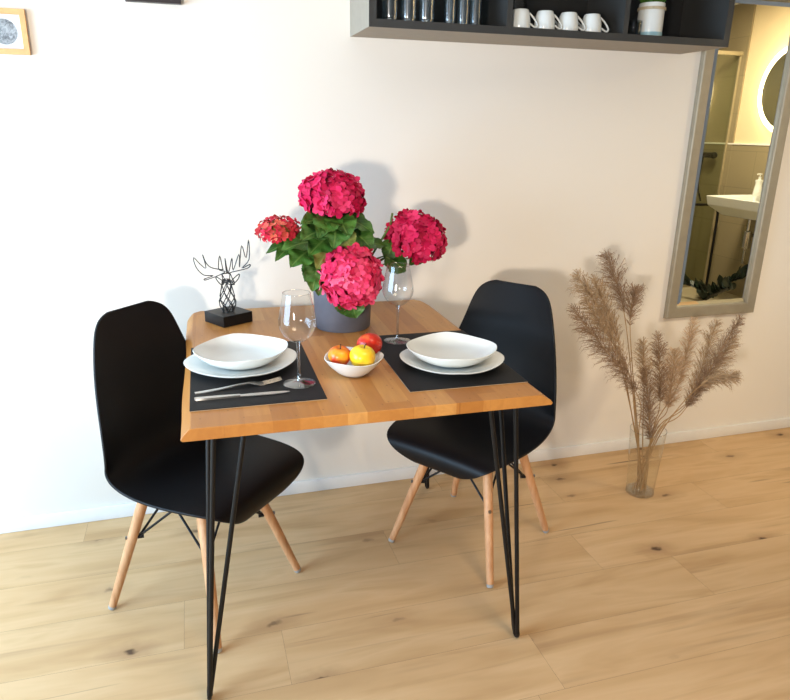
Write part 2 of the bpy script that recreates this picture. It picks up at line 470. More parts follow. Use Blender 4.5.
def window(name, axis, pos, a0, a1, z0, z1):
    w = 0.06; fr = MB()
    def bx(s0, s1, q0, q1, d0, d1, m):
        if axis == 'x': m.box((pos + d0, s0, q0), (pos + d1, s1, q1))
        else: m.box((s0, pos + d0, q0), (s1, pos + d1, q1))
    for q in ((a0, a0 + w, z0, z1), (a1 - w, a1, z0, z1), (a0 + w, a1 - w, z0, z0 + w), (a0 + w, a1 - w, z1 - w, z1)):
        bx(*q, -0.11, -0.05, fr)
    o = link(name, fr, 'trim', None, False); o['kind'] = 'structure'
    gl = MB(); bx(a0 + w, a1 - w, z0 + w, z1 - w, -0.09, -0.08, gl)
    link('pane', gl, 'glass', o, False)
window('window_1', 'y', YF, KX0, KX1, 0.05, 2.1)
window('window_2', 'x', XL, -1.75, -0.35, 0.05, 2.1)
# doorway trim to the bathroom
t_ = MB()
t_.box((XR - 0.012, -0.52, 0.0), (XR + 0.112, -0.46, 2.18)); t_.box((XR - 0.012, -1.68, 0.0), (XR + 0.112, -1.62, 2.18)); t_.box((XR - 0.012, -1.62, 2.12), (XR + 0.112, -0.52, 2.18))
struct('trim_1', t_, 'trim')

# ------------------------------------------------------------------ bathroom seen in the mirror
BX, BY0, BY1, BH = 4.5, -0.3, -3.5, 2.36
box_struct('floor_bathroom', (XR, BY1 - 0.1, -0.12), (BX + 0.1, BY0 + 0.1, -0.0005), 'tile_f')
box_struct('ceiling_bathroom', (XR + 0.1, BY1 - 0.1, BH), (BX + 0.1, BY0 + 0.1, BH + 0.1), 'ceil')
box_struct('wall_bathroom_right', (BX, BY1 - 0.1, 0.0), (BX + 0.1, BY0 + 0.1, BH), 'bathwall')
box_struct('wall_bathroom_front', (XR + 0.1, BY1 - 0.1, 0.0), (BX, BY1, BH), 'tile')
box_struct('wall_bathroom_back', (XR + 0.1, BY0, 0.0), (BX, BY0 + 0.1, BH), 'bathwall')
box_struct('trim_2', (BX - 0.012, -2.68, 0.0), (BX, BY0, 1.25), 'tile')          # tiled wainscot
box_struct('trim_3', (BX - 0.014, BY1, 0.0), (BX, -2.68, BH), 'tile')            # shower tiling to the ceiling
box_struct('trim_4', (BX - 0.018, BY1, 1.25), (BX, BY0, 1.262), 'trim')          # light edge strip above the tiles

lm = thing('round_wall_mirror', 'round mirror with a glowing warm edge above the washbasin, reflected in the tall mirror', 'mirror', (BX, -2.12, 1.665))
link('mirror_glass', MB().disc_y((-0.045, 0, 0), 0.30, 0.006, 64), 'mirror', lm, False)
rb = MB()
N = 72
ring = []
for i in range(N):
    t = 2 * PI * i / N; c, s = math.cos(t), math.sin(t)
    ring.append([rb.vert((x, r * c, r * s)) for x, r in ((-0.045, 0.298), (-0.045, 0.335), (-0.004, 0.335), (-0.004, 0.298))])
for i in range(N):
    a, b = ring[i], ring[(i + 1) % N]
    for k in range(4): rb.face([a[k], a[(k + 1) % 4], b[(k + 1) % 4], b[k]])
o = link('light_ring', rb, 'led', lm, False); o['label'] = 'glowing warm light ring'
link('back_plate', MB().disc_y((-0.038, 0, 0), 0.2975, 0.038, 48), 'black', lm, False)

wb = thing('wall_mounted_washbasin', 'cream washbasin fixed to the taupe tiled wall, seen in the tall mirror', 'washbasin', (BX - 0.012, -2.0, 0.86))
b = MB()
y0, y1, xf = -0.36, 0.42, -0.47
def basin_ring(ins, z):
    return [b.vert(q) for q in ((xf + ins, y0 + ins, z), (-ins * 0.6, y0 + ins, z), (-ins * 0.6, y1 - ins, z), (xf + ins, y1 - ins, z))]
rings = [basin_ring(0.10, -0.15), basin_ring(0.012, -0.075), basin_ring(0.0, 0.0), basin_ring(0.022, 0.0), basin_ring(0.07, -0.08), basin_ring(0.13, -0.10)]
for r0, r1 in zip(rings, rings[1:]):
    for i in range(4): b.face([r0[i], r0[(i + 1) % 4], r1[(i + 1) % 4], r1[i]])
b.face(rings[0]); b.face(rings[-1])
o = link('bowl', b, 'china', wb); bevel_mod(o, 0.008)
tp = MB().tube([(-0.22, -0.12, -0.15), (-0.22, -0.12, -0.26)], 0.016, 12).lathe([(0.0, -0.40), (0.032, -0.40), (0.034, -0.39), (0.034, -0.27), (0.02, -0.26), (0.0, -0.26)], 16, (-0.22, -0.12, 0))
tp.tube([(-0.22, -0.12, -0.30), (-0.10, -0.12, -0.30), (0.0, -0.12, -0.30)], 0.014, 12)
tp.tube([(-0.22, -0.12, -0.40), (-0.22, -0.12, -0.52), (-0.14, -0.12, -0.56)], 0.012, 12)
o = link('drain_trap', tp, 'chrome', wb); o['label'] = 'dark chrome drain trap'
fc = thing('basin_faucet', 'small chrome faucet standing on the back rim of the washbasin', 'faucet', (BX - 0.07, -2.08, 0.8605))
link('body', MB().lathe([(0.0, 0.0), (0.024, 0.0), (0.022, 0.09), (0.018, 0.1), (0.0, 0.1)], 16), 'chrome', fc)
link('spout', MB().tube(bez((0, 0, 0.07), (-0.07, 0, 0.09), (-0.12, 0, 0.05), 6), 0.011, 10), 'chrome', fc)
link('lever', MB().tube([(0, 0, 0.10), (-0.02, 0, 0.115), (-0.07, 0.0, 0.125)], 0.006, 8), 'black', fc)
sd = thing('soap_dispenser', 'white soap dispenser bottle standing on the washbasin by the faucet', 'soap dispenser', (BX - 0.09, -2.24, 0.8605))
link('bottle', MB().lathe([(0.0, 0.0), (0.034, 0.0), (0.036, 0.01), (0.030, 0.06), (0.026, 0.085), (0.026, 0.105), (0.03, 0.115), (0.028, 0.125), (0.012, 0.13), (0.0, 0.13)], 20), 'china', sd)
link('pump', MB().lathe([(0.0, 0.13), (0.011, 0.13), (0.011, 0.15), (0.005, 0.152), (0.005, 0.165), (0.014, 0.167), (0.014, 0.176), (0.0, 0.178)], 14).tube([(0, 0, 0.171), (-0.03, 0, 0.17)], 0.005, 8), 'china', sd)

ss = thing('shower_screen', 'green-tinted glass shower screen standing beyond the washbasin', 'shower screen', (BX - 0.014, -2.74, 0.0))
link('glass_panel', MB().box((-0.95, -0.004, 0.02), (-0.03, 0.004, 1.98)), 'showerglass', ss, False)
o = link('wall_profile', MB().box((-0.018, -0.006, 0.0), (0.0, 0.006, 1.99), 0.002).box((-0.95, -0.012, 0.0), (-0.03, 0.012, 0.02)), 'profile', ss, False)
link('brace', MB().box((-0.36, -0.012, 1.955), (0.0, 0.02, 1.985), 0.003), 'profile', ss, False)
link('door_knob', MB().lathe([(0, -0.02), (0.02, -0.02), (0.022, 0.0), (0.02, 0.02), (0, 0.02)], 16, (-0.62, 0.03, 0.80)), 'profile', ss)
sm = thing('shower_mixer_mount', 'dark shower mixer fixed to the tiles behind the shower glass', 'shower mixer', (BX - 0.014, -2.93, 1.155))
link('valve_body', MB().tube([(-0.06, -0.1, 0), (-0.06, 0.1, 0)], 0.024, 14).tube([(-0.06, -0.07, 0), (0, -0.07, 0)], 0.013).tube([(-0.06, 0.07, 0), (0, 0.07, 0)], 0.013), 'black', sm)
for s_ in (0.12, -0.12): link('handle', MB().ball((-0.06, s_, 0), 0.03, 12), 'black', sm)
link('hose', MB().tube(smooth_path([(-0.07, 0, -0.02), (-0.09, 0.01, -0.25), (-0.07, 0.05, -0.4)], 6), 0.007, 8), 'black', sm)
tr = MB()
tr.tube(smooth_path([(0.0, 0, 0), (0.0, 0, 0.3), (0.0, 0, 0.62), (-0.015, 0, 0.70), (-0.08, 0, 0.745), (-0.16, 0, 0.75), (-0.4, 0, 0.755)], 5), 0.011, 10)
tr.tube(smooth_path([(-0.4, 0, 0.755), (-0.46, 0, 0.745), (-0.49, 0, 0.70), (-0.5, 0, 0.6), (-0.5, 0, 0.0)], 5), 0.011, 10)
tr.tube([(0.0, -0.07, 0.009), (0.0, 0.07, 0.009)], 0.009, 8); tr.tube([(-0.5, -0.07, 0.009), (-0.5, 0.07, 0.009)], 0.009, 8)
o = link('towel_stand', tr, 'black', None, loc=(4.42, -2.645, 0.0))
tag(o, 'black tubular towel stand in front of the shower glass', 'towel stand')

# leafy branch low in the mirror
def leaf_into(b, base, tip, w, up=(0, 0, 1), sag=0.1, fold=0.18, serr=0.0, nu=8, nv=4, power=0.75):
    base, tip, up = V(base), V(tip), V(up)
    d = tip - base; L = d.length; dn = d.normalized()
    side = dn.cross(up)
    side = side.normalized() if side.length > 1e-5 else dn.orthogonal().normalized()
    nrm = side.cross(dn).normalized()
    uvl = b.b.loops.layers.uv.get('UVMap') or b.b.loops.layers.uv.new('UVMap')
    rows = []
    for i in range(nu + 1):
        s = i / nu
        c = base + d * s + nrm * (sag * L * 4 * s * (1 - s) * 0.5)
        hw = w * 0.5 * (math.sin(PI * min(1, s ** power)) ** 0.8 if 0 < s < 1 else 0.02)
        row = []
        for j in range(nv + 1):
            v = -1 + 2 * j / nv
            e = 1 + (serr * (1 if i % 2 else -1) if abs(v) > 0.99 else 0)
            rp = 0.05 * w * math.sin(s * 21 + v * 3) * abs(v)
            row.append((b.vert(c + side * hw * v * e + nrm * (fold * w * 0.5 * abs(v) + rp)), s, v))
        rows.append(row)
    for i in range(nu):
        for j in range(nv):
            q = [rows[i][j], rows[i][j + 1], rows[i + 1][j + 1], rows[i + 1][j]]
            f = b.face([k[0] for k in q])
            if f:
                for lp, k in zip(f.loops, q): lp[uvl].uv = (k[1], k[2])

br = thing('leafy_branch', 'dark leafy branch lying on the cream bathroom floor, low in the tall mirror', 'branch', (4.05, -2.17, 0.0))
path = smooth_path([(0.32, -0.36, 0.03), (0.16, -0.26, 0.02), (0.0, -0.05, 0.02), (-0.1, 0.12, 0.10), (-0.2, 0.32, 0.18), (-0.3, 0.5, 0.26)], 5)
pth2 = smooth_path([(0.0, -0.05, 0.02), (0.1, 0.1, 0.2), (0.1, 0.3, 0.32), (0.06, 0.5, 0.38)], 5)
link('twig', MB().tube(path, 0.009, 6).tube(pth2, 0.005, 6), 'black', br)
r3 = random.Random(5); n = 0
pth3 = smooth_path([(0.1, -0.2, 0.02), (-0.02, -0.1, 0.1), (-0.1, -0.24, 0.12), (-0.14, -0.36, 0.06)], 5)
link('twig', MB().tube(pth3, 0.008, 6), 'black', br)
for pp in (path, pth2, pth3):
    for i in range(3, len(pp)):
        for sgn in (-1, 1):
            b = MB(); q = pp[i]; t = (pp[i] - pp[i - 1]).normalized()
            d = (t * 0.6 + V(r3.uniform(-0.5, 0.5), sgn * r3.uniform(0.1, 0.8), r3.uniform(0.25, 1.0))).normalized()
            if q.z + d.z * 0.1 < 0.01: d.z = abs(d.z)
            b.flags['keep'] = True
            leaf_into(b, q, q + d * r3.uniform(0.07, 0.12), 0.06, (r3.uniform(-1, 1), r3.uniform(-1, 1), 0.6), 0.05, 0.1, 0, 6, 2, 0.9)
            link('leaf', b, 'leaf_dark', br)

# ------------------------------------------------------------------ wall mirror
mx0, mx1, mz0, mz1 = 1.868, 2.318, 0.596, 1.86
fw, bv = 0.046, 0.020
wm = thing('wall_mirror', 'tall mirror in a champagne silver frame hung beside the dark shelf', 'mirror', ((mx0 + mx1) / 2, 0, mz0))
b = MB(); hx = (mx1 - mx0) / 2; hz = mz1 - mz0
def fr(i, y): return [b.vert(q) for q in ((-hx + i, y, i), (hx - i, y, i), (hx - i, y, hz - i), (-hx + i, y, hz - i))]
rs = [fr(0, -0.001), fr(0, -0.02), fr(0.004, -0.024), fr(fw - 0.004, -0.022), fr(fw, -0.018), fr(fw, -0.001)]
for r0, r1 in zip(rs, rs[1:]):
    for i in range(4): b.face([r0[i], r0[(i + 1) % 4], r1[(i + 1) % 4], r1[i]])
link('frame', b, 'frame_silver', wm, False)
b = MB()
rs = [fr(fw - 0.002, -0.0085), fr(fw + bv, -0.012)]
for i in range(4): b.face([rs[0][i], rs[0][(i + 1) % 4], rs[1][(i + 1) % 4], rs[1][i]])
b.face(rs[1])
link('mirror_glass', b, 'mirror', wm, False)
link('back_board', MB().box((-hx + 0.01, -0.007, 0.01), (hx - 0.01, -0.001, hz - 0.01)), 'black', wm, False)

# ------------------------------------------------------------------ dining table
TXL, TXR, TYF, TYB, TH = -0.0508, 0.7899, -0.9907, -0.0406, 0.75
TCX, TCY, TROT = (TXL + TXR) / 2, (TYF + TYB) / 2, -0.0179
tab = thing('dining_table', 'small oak dining table with live edges and black hairpin legs', 'table', (TCX, TCY, 0), TROT)
hw_, hd_ = (TXR - TXL) / 2, (TYB - TYF) / 2
b = MB(); rows = []; NR = 48
for i in range(NR + 1):
    y = -hd_ + 2 * hd_ * i / NR
    wl = 0.004 * noise.noise((y * 5, 1.3, 0)) ; wr = 0.005 * noise.noise((y * 5, 7.1, 0))
    endr = 0.022 * max(0, 1 - (hd_ - y) / 0.03) ** 2      # rounded rear corners
    l, r = -hw_ + wl + endr, hw_ + wr - endr
    z1, z0 = TH, TH - 0.028
    sec = [(l + 0.004, z0), (l, z0 + 0.004), (l + 0.005, z0 + 0.013), (l + 0.015, z1 - 0.004), (l + 0.021, z1),
           (r - 0.034, z1), (r - 0.025, z1 - 0.004), (r - 0.007, z0 + 0.013), (r, z0 + 0.005), (r - 0.004, z0)]
    rows.append([b.vert((x, y, z)) for x, z in sec])
for a, c in zip(rows, rows[1:]):
    for k in range(10): b.face([a[k], a[(k + 1) % 10], c[(k + 1) % 10], c[k]])
b.face(rows[0]); b.face(list(reversed(rows[-1])))
o = link('tabletop', b, 'table', tab, True, angle=30); bevel_mod(o, 0.0012)
inv = Matrix.Rotation(-TROT, 4, 'Z') @ Matrix.Translation((-TCX, -TCY, 0))
def hairpin(tip, sx, sy):
    """sx: direction of the table middle in x, sy: in y"""
    tip = V(tip); zt = TH - 0.031
    A = V(tip.x + sx * 0.058, tip.y - sy * 0.005, zt); Bp = V(tip.x + sx * 0.050, tip.y + sy * 0.105, zt); Cp = V(tip.x + sx * 0.124, tip.y - sy * 0.002, zt)
    r = 0.0058
    b = MB()
    t1 = V(tip.x, tip.y, 0)
    dA, dB = (A - t1).normalized(), (Bp - t1).normalized()
    foot = [t1 + dA * 0.03 + V(0, -sy * 0.010, 0), t1 + V(0, -sy * 0.010, 0.014), t1 + V(0, 0, r), t1 + V(0, sy * 0.010, 0.014), t1 + dB * 0.03 + V(0, sy * 0.010, 0)]
    b.tube([A] + smooth_path(foot, 4) + [Bp], r, 10)
    b.tube([Cp, t1 + (Cp - t1) * 0.03, t1 + V(sx * 0.003, 0, 0.011)], r, 10)
    for v in b.b.verts: v.co = inv @ v.co
    lg = link('leg', b, 'black', tab)
    b = MB(); lo = (min(A.x, Cp.x) - 0.014, min(A.y, Bp.y) - 0.014, zt); hi = (max(A.x, Cp.x) + 0.014, max(A.y, Bp.y) + 0.014, zt + 0.003)
    b.box(lo, hi)
    for v in b.b.verts: v.co = inv @ v.co
    link('mounting_plate', b, 'black', lg, False)
hairpin((-0.050, -0.925, 0), 1, 1); hairpin((0.772, -0.934, 0), -1, 1)
hairpin((0.799, -0.102, 0), -1, -1); hairpin((-0.035, -0.098, 0), 1, -1)

# ------------------------------------------------------------------ chairs
PROFILE = [  # y forward, z, half width, edge lift
    (0.228, 0.350, 0.086, 0.000), (0.243, 0.374, 0.138, -0.002), (0.246, 0.402, 0.172, -0.005), (0.228, 0.424, 0.198, -0.006),
    (0.155, 0.428, 0.219, -0.004), (0.06, 0.420, 0.229, 0.003), (-0.03, 0.412, 0.229, 0.015), (-0.100, 0.412, 0.222, 0.031),
    (-0.144, 0.429, 0.218, 0.049), (-0.166, 0.466, 0.218, 0.064), (-0.174, 0.515, 0.217, 0.069), (-0.179, 0.575, 0.209, 0.064),
    (-0.184, 0.64, 0.190, 0.044), (-0.190, 0.705, 0.170, 0.028), (-0.196, 0.768, 0.152, 0.022), (-0.202, 0.820, 0.134, 0.019),
    (-0.205, 0.848, 0.107, 0.012), (-0.206, 0.857, 0.072, 0.007)]
def make_chair(label, loc, rotz):
    ch = thing('dining_chair', label, 'chair', loc, rotz, 'black shell chairs at the oak table')
    b = MB(); rows = []; NC = 14; n = len(PROFILE)
    for i, (y, z, hw, lf) in enumerate(PROFILE):
        a, c = PROFILE[max(0, i - 1)], PROFILE[min(n - 1, i + 1)]
        ty, tz = c[0] - a[0], c[1] - a[1]; l = math.hypot(ty, tz); ny, nz = -tz / l, ty / l
        if i < 3: ny, nz = 0.0, 1.0
        else: ny, nz = tz / l, -ty / l
        row = []
        for j in range(NC + 1):
            v = math.sin((-1 + 2 * j / NC) * PI / 2 * 0.92) / math.sin(PI / 2 * 0.92)
            k = lf * abs(v) ** 2.3
            row.append(b.vert((hw * v, y + ny * k, z + nz * k)))
        rows.append(row)
    for a, c in zip(rows, rows[1:]):
        for j in range(NC): b.face([a[j], a[j + 1], c[j + 1], c[j]])
    o = link('shell', b, 'shell', ch, angle=180); subsurf(o, 2); solidify(o, 0.006, 1)
    hv = 0.1935; tops = []
    for sx, sy in ((-1, 1), (1, 1), (1, -1), (-1, -1)):
        foot = V(sx * hv, sy * hv, 0.0); top = V(sx * 0.092, sy * 0.090 - 0.006, 0.396)
        tops.append((foot, top))
        d = top - foot
        lg = link('leg', MB().tube([foot + d * 0.02, foot + d * 0.35, foot + d * 0.75, top], 0.014, 14, rad=[0.0112, 0.0135, 0.0155, 0.0150]), 'legwood', ch)
        g = MB().tube([V(foot.x, foot.y, 0.0), foot + d * 0.022], 0.0118, 14, rad=[0.0108, 0.0118]); link('foot_glide', g, 'glide', lg)
        q = foot + d * 0.56; out = V(sx, sy, 0).normalized()
        link('bolt', MB().tube([q - out * 0.020, q + out * 0.0195], 0.0052, 10), 'bolt', lg)
    # wire bracing: from the bolt of each leg up to the seat mount next to the neighbouring leg
    for i in range(4):
        f0, t0 = tops[i]; f1, t1 = tops[(i + 1) % 4]
        qa, qb = f0.lerp(t0, 0.56), f1.lerp(t1, 0.56)
        ins = 0.030
        ca, cb = V(t0.x * 0.86, t0.y * 0.86, 0.398), V(t1.x * 0.86, t1.y * 0.86, 0.398)
        ctr = V(0, 0, 0.33)
        qa2, qb2 = qa + (V(0, 0, qa.z) - qa).normalized() * 0.018, qb + (V(0, 0, qb.z) - qb).normalized() * 0.018
        link('wire_strut', MB().tube([qa2, cb], 0.0036, 8), 'black', ch)
        link('wire_strut', MB().tube([qb2, ca], 0.0036, 8), 'black', ch)
        mb_ = MB().tube([V(t0.x, t0.y, 0.386), V(t0.x, t0.y, 0.409)], 0.021, 12)
        link('seat_mount', mb_, 'black', ch)
        link('strut_nut', MB().tube([qa + (V(0, 0, qa.z) - qa).normalized() * 0.014, qa2 + (V(0, 0, qa2.z) - qa2).normalized() * 0.012], 0.0075, 8), 'black', ch)
    return ch
make_chair('black shell chair with wooden legs at the table end beside the deer figurine', (-0.038, -0.499, 0.0022), math.radians(-131.9))
make_chair('black shell chair with wooden legs at the table end beside the reed vase', (0.835, -0.451, 0.0022), math.radians(125.6))

# ------------------------------------------------------------------ on the table
ZT = TH + 0.0003
def placemat(label, cx, cy, rot, w=0.30, d=0.45):
    t = thing('placemat', label, 'placemat', (cx, cy, ZT), rot, 'black placemats')
    link('mat_surface', MB().box((-w / 2, -d / 2, 0.0012), (w / 2, d / 2, 0.0030), 0.0006, 1), 'mat', t, False)
    link('backing', MB().box((-w / 2, -d / 2, 0), (w / 2, d / 2, 0.0012)), 'matedge', t, False)
placemat('black placemat under the fork and knife on the table', 0.115, -0.672, -0.015)
placemat('black placemat without cutlery on the table', 0.612, -0.685, -0.025)
ZM = ZT + 0.0032
def sq_fx(n, phase, lift, r0):
    def f(th, r):
        a = th - phase; c, s = abs(math.cos(a)), abs(math.sin(a))
        k = (c ** n + s ** n) ** (-1 / n)
        k = 1 + (k - 1) * min(1, r / r0)
        cc = abs(math.cos(2 * a))
        return k, lift * (r / r0) ** 3 * (1 - cc) 
    return f
def plate(label, cx, cy, z, rot, R):
    pr = [(0, 0.004), (R * 0.35, 0.004), (R * 0.62, 0.0045), (R * 0.68, 0.007), (R * 0.9, 0.0145), (R * 0.985, 0.0185), (R, 0.0175),
          (R * 0.985, 0.0150), (R * 0.9, 0.0105), (R * 0.66, 0.002), (R * 0.62, 0.0), (R * 0.58, 0.001), (0, 0.001)]
    b = MB().lathe(pr, 72, fx=sq_fx(2.4, PI / 4, 0.0035, R))
    o = link('dinner_plate', b, 'china', None, True, (cx, cy, z), rot, 60)
    return tag(o, label, 'plate', 'white dinner plates')
def bowlplate(label, cx, cy, z, rot, R):
    pr = [(0, 0.005), (R * 0.45, 0.006), (R * 0.62, 0.010), (R * 0.82, 0.022), (R * 0.975, 0.037), (R * 0.99, 0.0385), (R, 0.037),
          (R * 0.95, 0.029), (R * 0.8, 0.014), (R * 0.62, 0.003), (R * 0.56, 0.0), (R * 0.52, 0.002), (0, 0.002)]
    b = MB().lathe(pr, 72, fx=sq_fx(2.35, PI / 4, 0.0045, R))
    o = link('soup_plate', b, 'china', None, True, (cx, cy, z), rot, 60)
    return tag(o, label, 'bowl', 'white soup plates')
plate('white rounded-square dinner plate on the placemat with the fork and knife', 0.092, -0.626, ZM, 0.10, 0.134)
bowlplate('white soup plate nested on the dinner plate beside the fork', 0.094, -0.612, ZM + 0.0045, 0.10, 0.114)
plate('white rounded-square dinner plate on the placemat without cutlery', 0.622, -0.744, ZM, -0.25, 0.129)
bowlplate('white soup plate nested on the dinner plate at the right chair', 0.625, -0.732, ZM + 0.0045, -0.25, 0.113)

# cutlery
def blade_strip(b, pts, wid, th, z):
    """pts: list of (x, dz) along x; wid: half widths"""
    rows = []
    for (x, dz), w in zip(pts, wid):
        rows.append([b.vert((x, -w, z + dz)), b.vert((x, w, z + dz)), b.vert((x, w * 0.9, z + dz + th)), b.vert((x, -w * 0.9, z + dz + th))])
    for a, c in zip(rows, rows[1:]):
        for k in range(4): b.face([a[k], a[(k + 1) % 4], c[(k + 1) % 4], c[k]])
    b.face(rows[0]); b.face(list(reversed(rows[-1])))
def fork():
    t = thing('fork', 'steel fork lying on the placemat between plate and knife', 'fork', (-0.026, -0.797, ZM), math.atan2(0.030, 0.193), 'cutlery on the placemat')
    b = MB(); blade_strip(b, [(0, 0), (0.02, 0), (0.06, 0.002), (0.10, 0.006), (0.125, 0.007), (0.138, 0.004), (0.150, 0.001), (0.160, 0.001)],
                [0.0055, 0.0065, 0.005, 0.0032, 0.0032, 0.008, 0.0115, 0.0115], 0.0022, 0)
    link('handle', b, 'steel', t)
    for k in range(4):
        b = MB(); yy = -0.0096 + k * 0.0064
        b.tube([(0.159, yy, 0.0022), (0.175, yy, 0.003), (0.195, yy * 0.95, 0.006), (0.203, yy * 0.95, 0.008)], 0.0015, 6, rad=[0.0016, 0.0016, 0.0014, 0.0008])
        link('tine', b, 'steel', t)
def knife():
    t = thing('table_knife', 'steel table knife lying nearest the table front on the placemat', 'knife', (-0.027, -0.836, ZM), math.atan2(-0.006, 0.213), 'cutlery on the placemat')
    b = MB(); blade_strip(b, [(0, 0), (0.004, 0), (0.03, 0), (0.085, 0), (0.10, 0)], [0.0045, 0.0062, 0.0068, 0.0055, 0.0046], 0.0045, 0)
    link('handle', b, 'steel', t)
    b = MB(); blade_strip(b, [(0.10, 0.0014), (0.12, 0.0014), (0.17, 0.0014), (0.20, 0.0014), (0.212, 0.0014)], [0.005, 0.0075, 0.0080, 0.006, 0.001], 0.0014, 0)
    link('blade', b, 'steel', t)
fork(); knife()

def wine_glass(label, cx, cy, h=0.222, z=ZM):
    t = thing('wine_glass', label, 'wine glass', (cx, cy, z), 0, 'wine glasses')
    s = h / 0.228
    out = [(0.0065, 0.106), (0.020, 0.112), (0.034, 0.124), (0.0435, 0.142), (0.0455, 0.152), (0.0445, 0.165), (0.040, 0.190), (0.0345, 0.216), (0.0325, 0.228)]
    link('bowl', MB().lathe([(r * s, q * s) for r, q in [(0.0, 0.1055)] + out], 40, cap1=False), 'glass', t, angle=180)
    link('rim', MB().tube([(0.0325 * s * math.cos(a), 0.0325 * s * math.sin(a), h) for a in [2 * PI * i / 40 for i in range(40)]], 0.0007, 6, True), 'crystal', t)
    link('stem', MB().lathe([(0.0, 0.105), (0.0065, 0.1055), (0.0045, 0.098), (0.0036, 0.07), (0.0036, 0.03), (0.0045, 0.014), (0.007, 0.009), (0.0, 0.0088)], 20), 'crystal', t)
    link('foot', MB().lathe([(0.0, 0.0), (0.038, 0.0), (0.0388, 0.001), (0.036, 0.0025), (0.018, 0.0055), (0.007, 0.0087), (0.0, 0.0088)], 40), 'crystal', t)
wine_glass('empty wine glass on the placemat beside the fork tips', 0.215, -0.790)
wine_glass('empty wine glass behind the plate, right of the hydrangea pot', 0.540, -0.522)

# fruit bowl and apples
fbx, fby = 0.357, -0.750
pr = [(0, 0.006), (0.022, 0.006), (0.040, 0.018), (0.060, 0.034), (0.071, 0.045), (0.0725, 0.046), (0.074, 0.045), (0.064, 0.030), (0.044, 0.010), (0.032, 0.001), (0.028, 0.0), (0.0, 0.001)]
def tri(th, r):
    return 1 + 0.022 * math.cos(3 * th + 0.6) * (r / 0.07), 0.003 * math.cos(3 * th + 0.6) * (r / 0.07) ** 2
o = link('fruit_bowl', MB().lathe(pr, 64, fx=tri), 'china', None, True, (fbx, fby, ZT + 0.0008), 0, 60)
tag(o, 'small white bowl holding three apples at the middle of the table', 'bowl')
def apple(label, mat, p, R, tilt):
    t = thing('apple', label, 'apple', p, 0, 'apples in the white bowl')
    t.rotation_euler = tilt
    prof = []
    for i in range(25):
        a = PI * i / 24
        r = R * math.sin(a) * (1.0 + 0.06 * math.cos(a)); z = R * 0.92 * math.cos(a)
        z -= R * 0.20 * math.exp(-(r / (0.26 * R)) ** 2) * (1 if a < PI / 2 else -0.6)
        prof.append((r if 0 < i < 24 else 0, z))
    fx = lambda th, r: (1 + 0.018 * math.cos(5 * th), 0)
    link('flesh', MB().lathe(list(reversed(prof)), 32, fx=fx), mat, t, angle=180)
    link('stalk', MB().tube(bez((0, 0, R * 0.70), (0, 0, R * 0.95), (R * 0.12, 0, R * 1.12), 5), 0.0013, 6), 'stalk', t)
apple('yellow apple at the front of the white bowl', 'apple_y', (0.3755, -0.7700, 0.7998), 0.0325, (0.15, 0.1, 0.3))
apple('red and orange apple leaning up at the back of the bowl', 'apple_r', (0.4087, -0.7100, 0.8097), 0.0330, (-0.5, 0.45, 0.8))
apple('small orange-yellow apple lying left of the yellow apple', 'apple_o', (0.3232, -0.7440, 0.7982), 0.0285, (0.1, -0.2, 1.4))

# deer figurine
dx, dy = 0.085, -0.187
DR = math.radians(31)
deer = thing('deer_figurine', 'black wire stag head figurine on a square black block', 'figurine', (dx, dy, ZT), DR)
link('base', MB().box((-0.053, -0.053, 0), (0.053, 0.053, 0.034), 0.0015), 'black', deer, False)
dinv = (Matrix.Translation((dx, dy, ZT)) @ Matrix.Rotation(DR, 4, 'Z')).inverted()
def dl(p, off=0.0): return dinv @ V(p[0], p[1] + off, p[2])
hb = MB(); W_ = 0.0016
zb = 0.034
# caged neck: rings of wire crossing on a bulging form
neck = [(0.016, 0.0), (0.024, 0.018), (0.0265, 0.032), (0.023, 0.05), (0.018, 0.068), (0.016, 0.085), (0.012, 0.10)]
def npt(i, a): r, z = neck[i]; return V(r * math.cos(a), r * math.sin(a), zb + z)
for k in range(6):
    a0 = 2 * PI * k / 6
    hb.tube([npt(i, a0 + 0.42 * i) for i in range(7)], W_, 5)
    hb.tube([npt(i, a0 - 0.42 * i) for i in range(7)], W_, 5)
for i in (0, 6): hb.tube([npt(i, 2 * PI * k / 12) for k in range(12)], W_, 5, True)
link('neck', hb, 'wire', deer)
hb = MB()
fdir = V(0.35, -0.75, -0.2).normalized()
hd = V(0, 0, zb + 0.108)
fw_ = (dinv.to_3x3() @ V(0.45, -0.85, -0.25)).normalized(); sw = fw_.cross(V(0, 0, 1)).normalized()
nose = hd + fw_ * 0.038
for s in (-1, 1):
    hb.tube([hd + sw * 0.014 * s + V(0, 0, 0.012), hd + sw * 0.013 * s + fw_ * 0.016, nose + sw * 0.006 * s], W_, 5)
    hb.tube([hd + sw * 0.012 * s - V(0, 0, 0.012), nose + sw * 0.006 * s - V(0, 0, 0.008), nose + sw * 0.006 * s], W_, 5)
    hb.tube([hd + sw * 0.014 * s + V(0, 0, 0.012), hd + sw * 0.012 * s - V(0, 0, 0.012), nose + sw * 0.006 * s], W_, 5)
hb.tube([hd + sw * 0.014 + V(0, 0, 0.012), hd - sw * 0.014 + V(0, 0, 0.012)], W_, 5)
hb.tube([nose + sw * 0.006, nose - sw * 0.006, nose - sw * 0.006 - V(0, 0, 0.008), nose + sw * 0.006 - V(0, 0, 0.008)], W_, 5, True)
link('head', hb, 'wire', deer)
def wire_shape(name, pts):
    bb_ = MB(); n = len(pts)
    q = [dl(p, 0.002 * math.sin(2.1 * i)) for i, p in enumerate(pts)]
    cl = smooth_path([q[-1]] + q + [q[0], q[1]], 4)[4:-4]
    bb_.tube(cl[:-1], W_, 5, True)
    link(name, bb_, 'wire', deer)
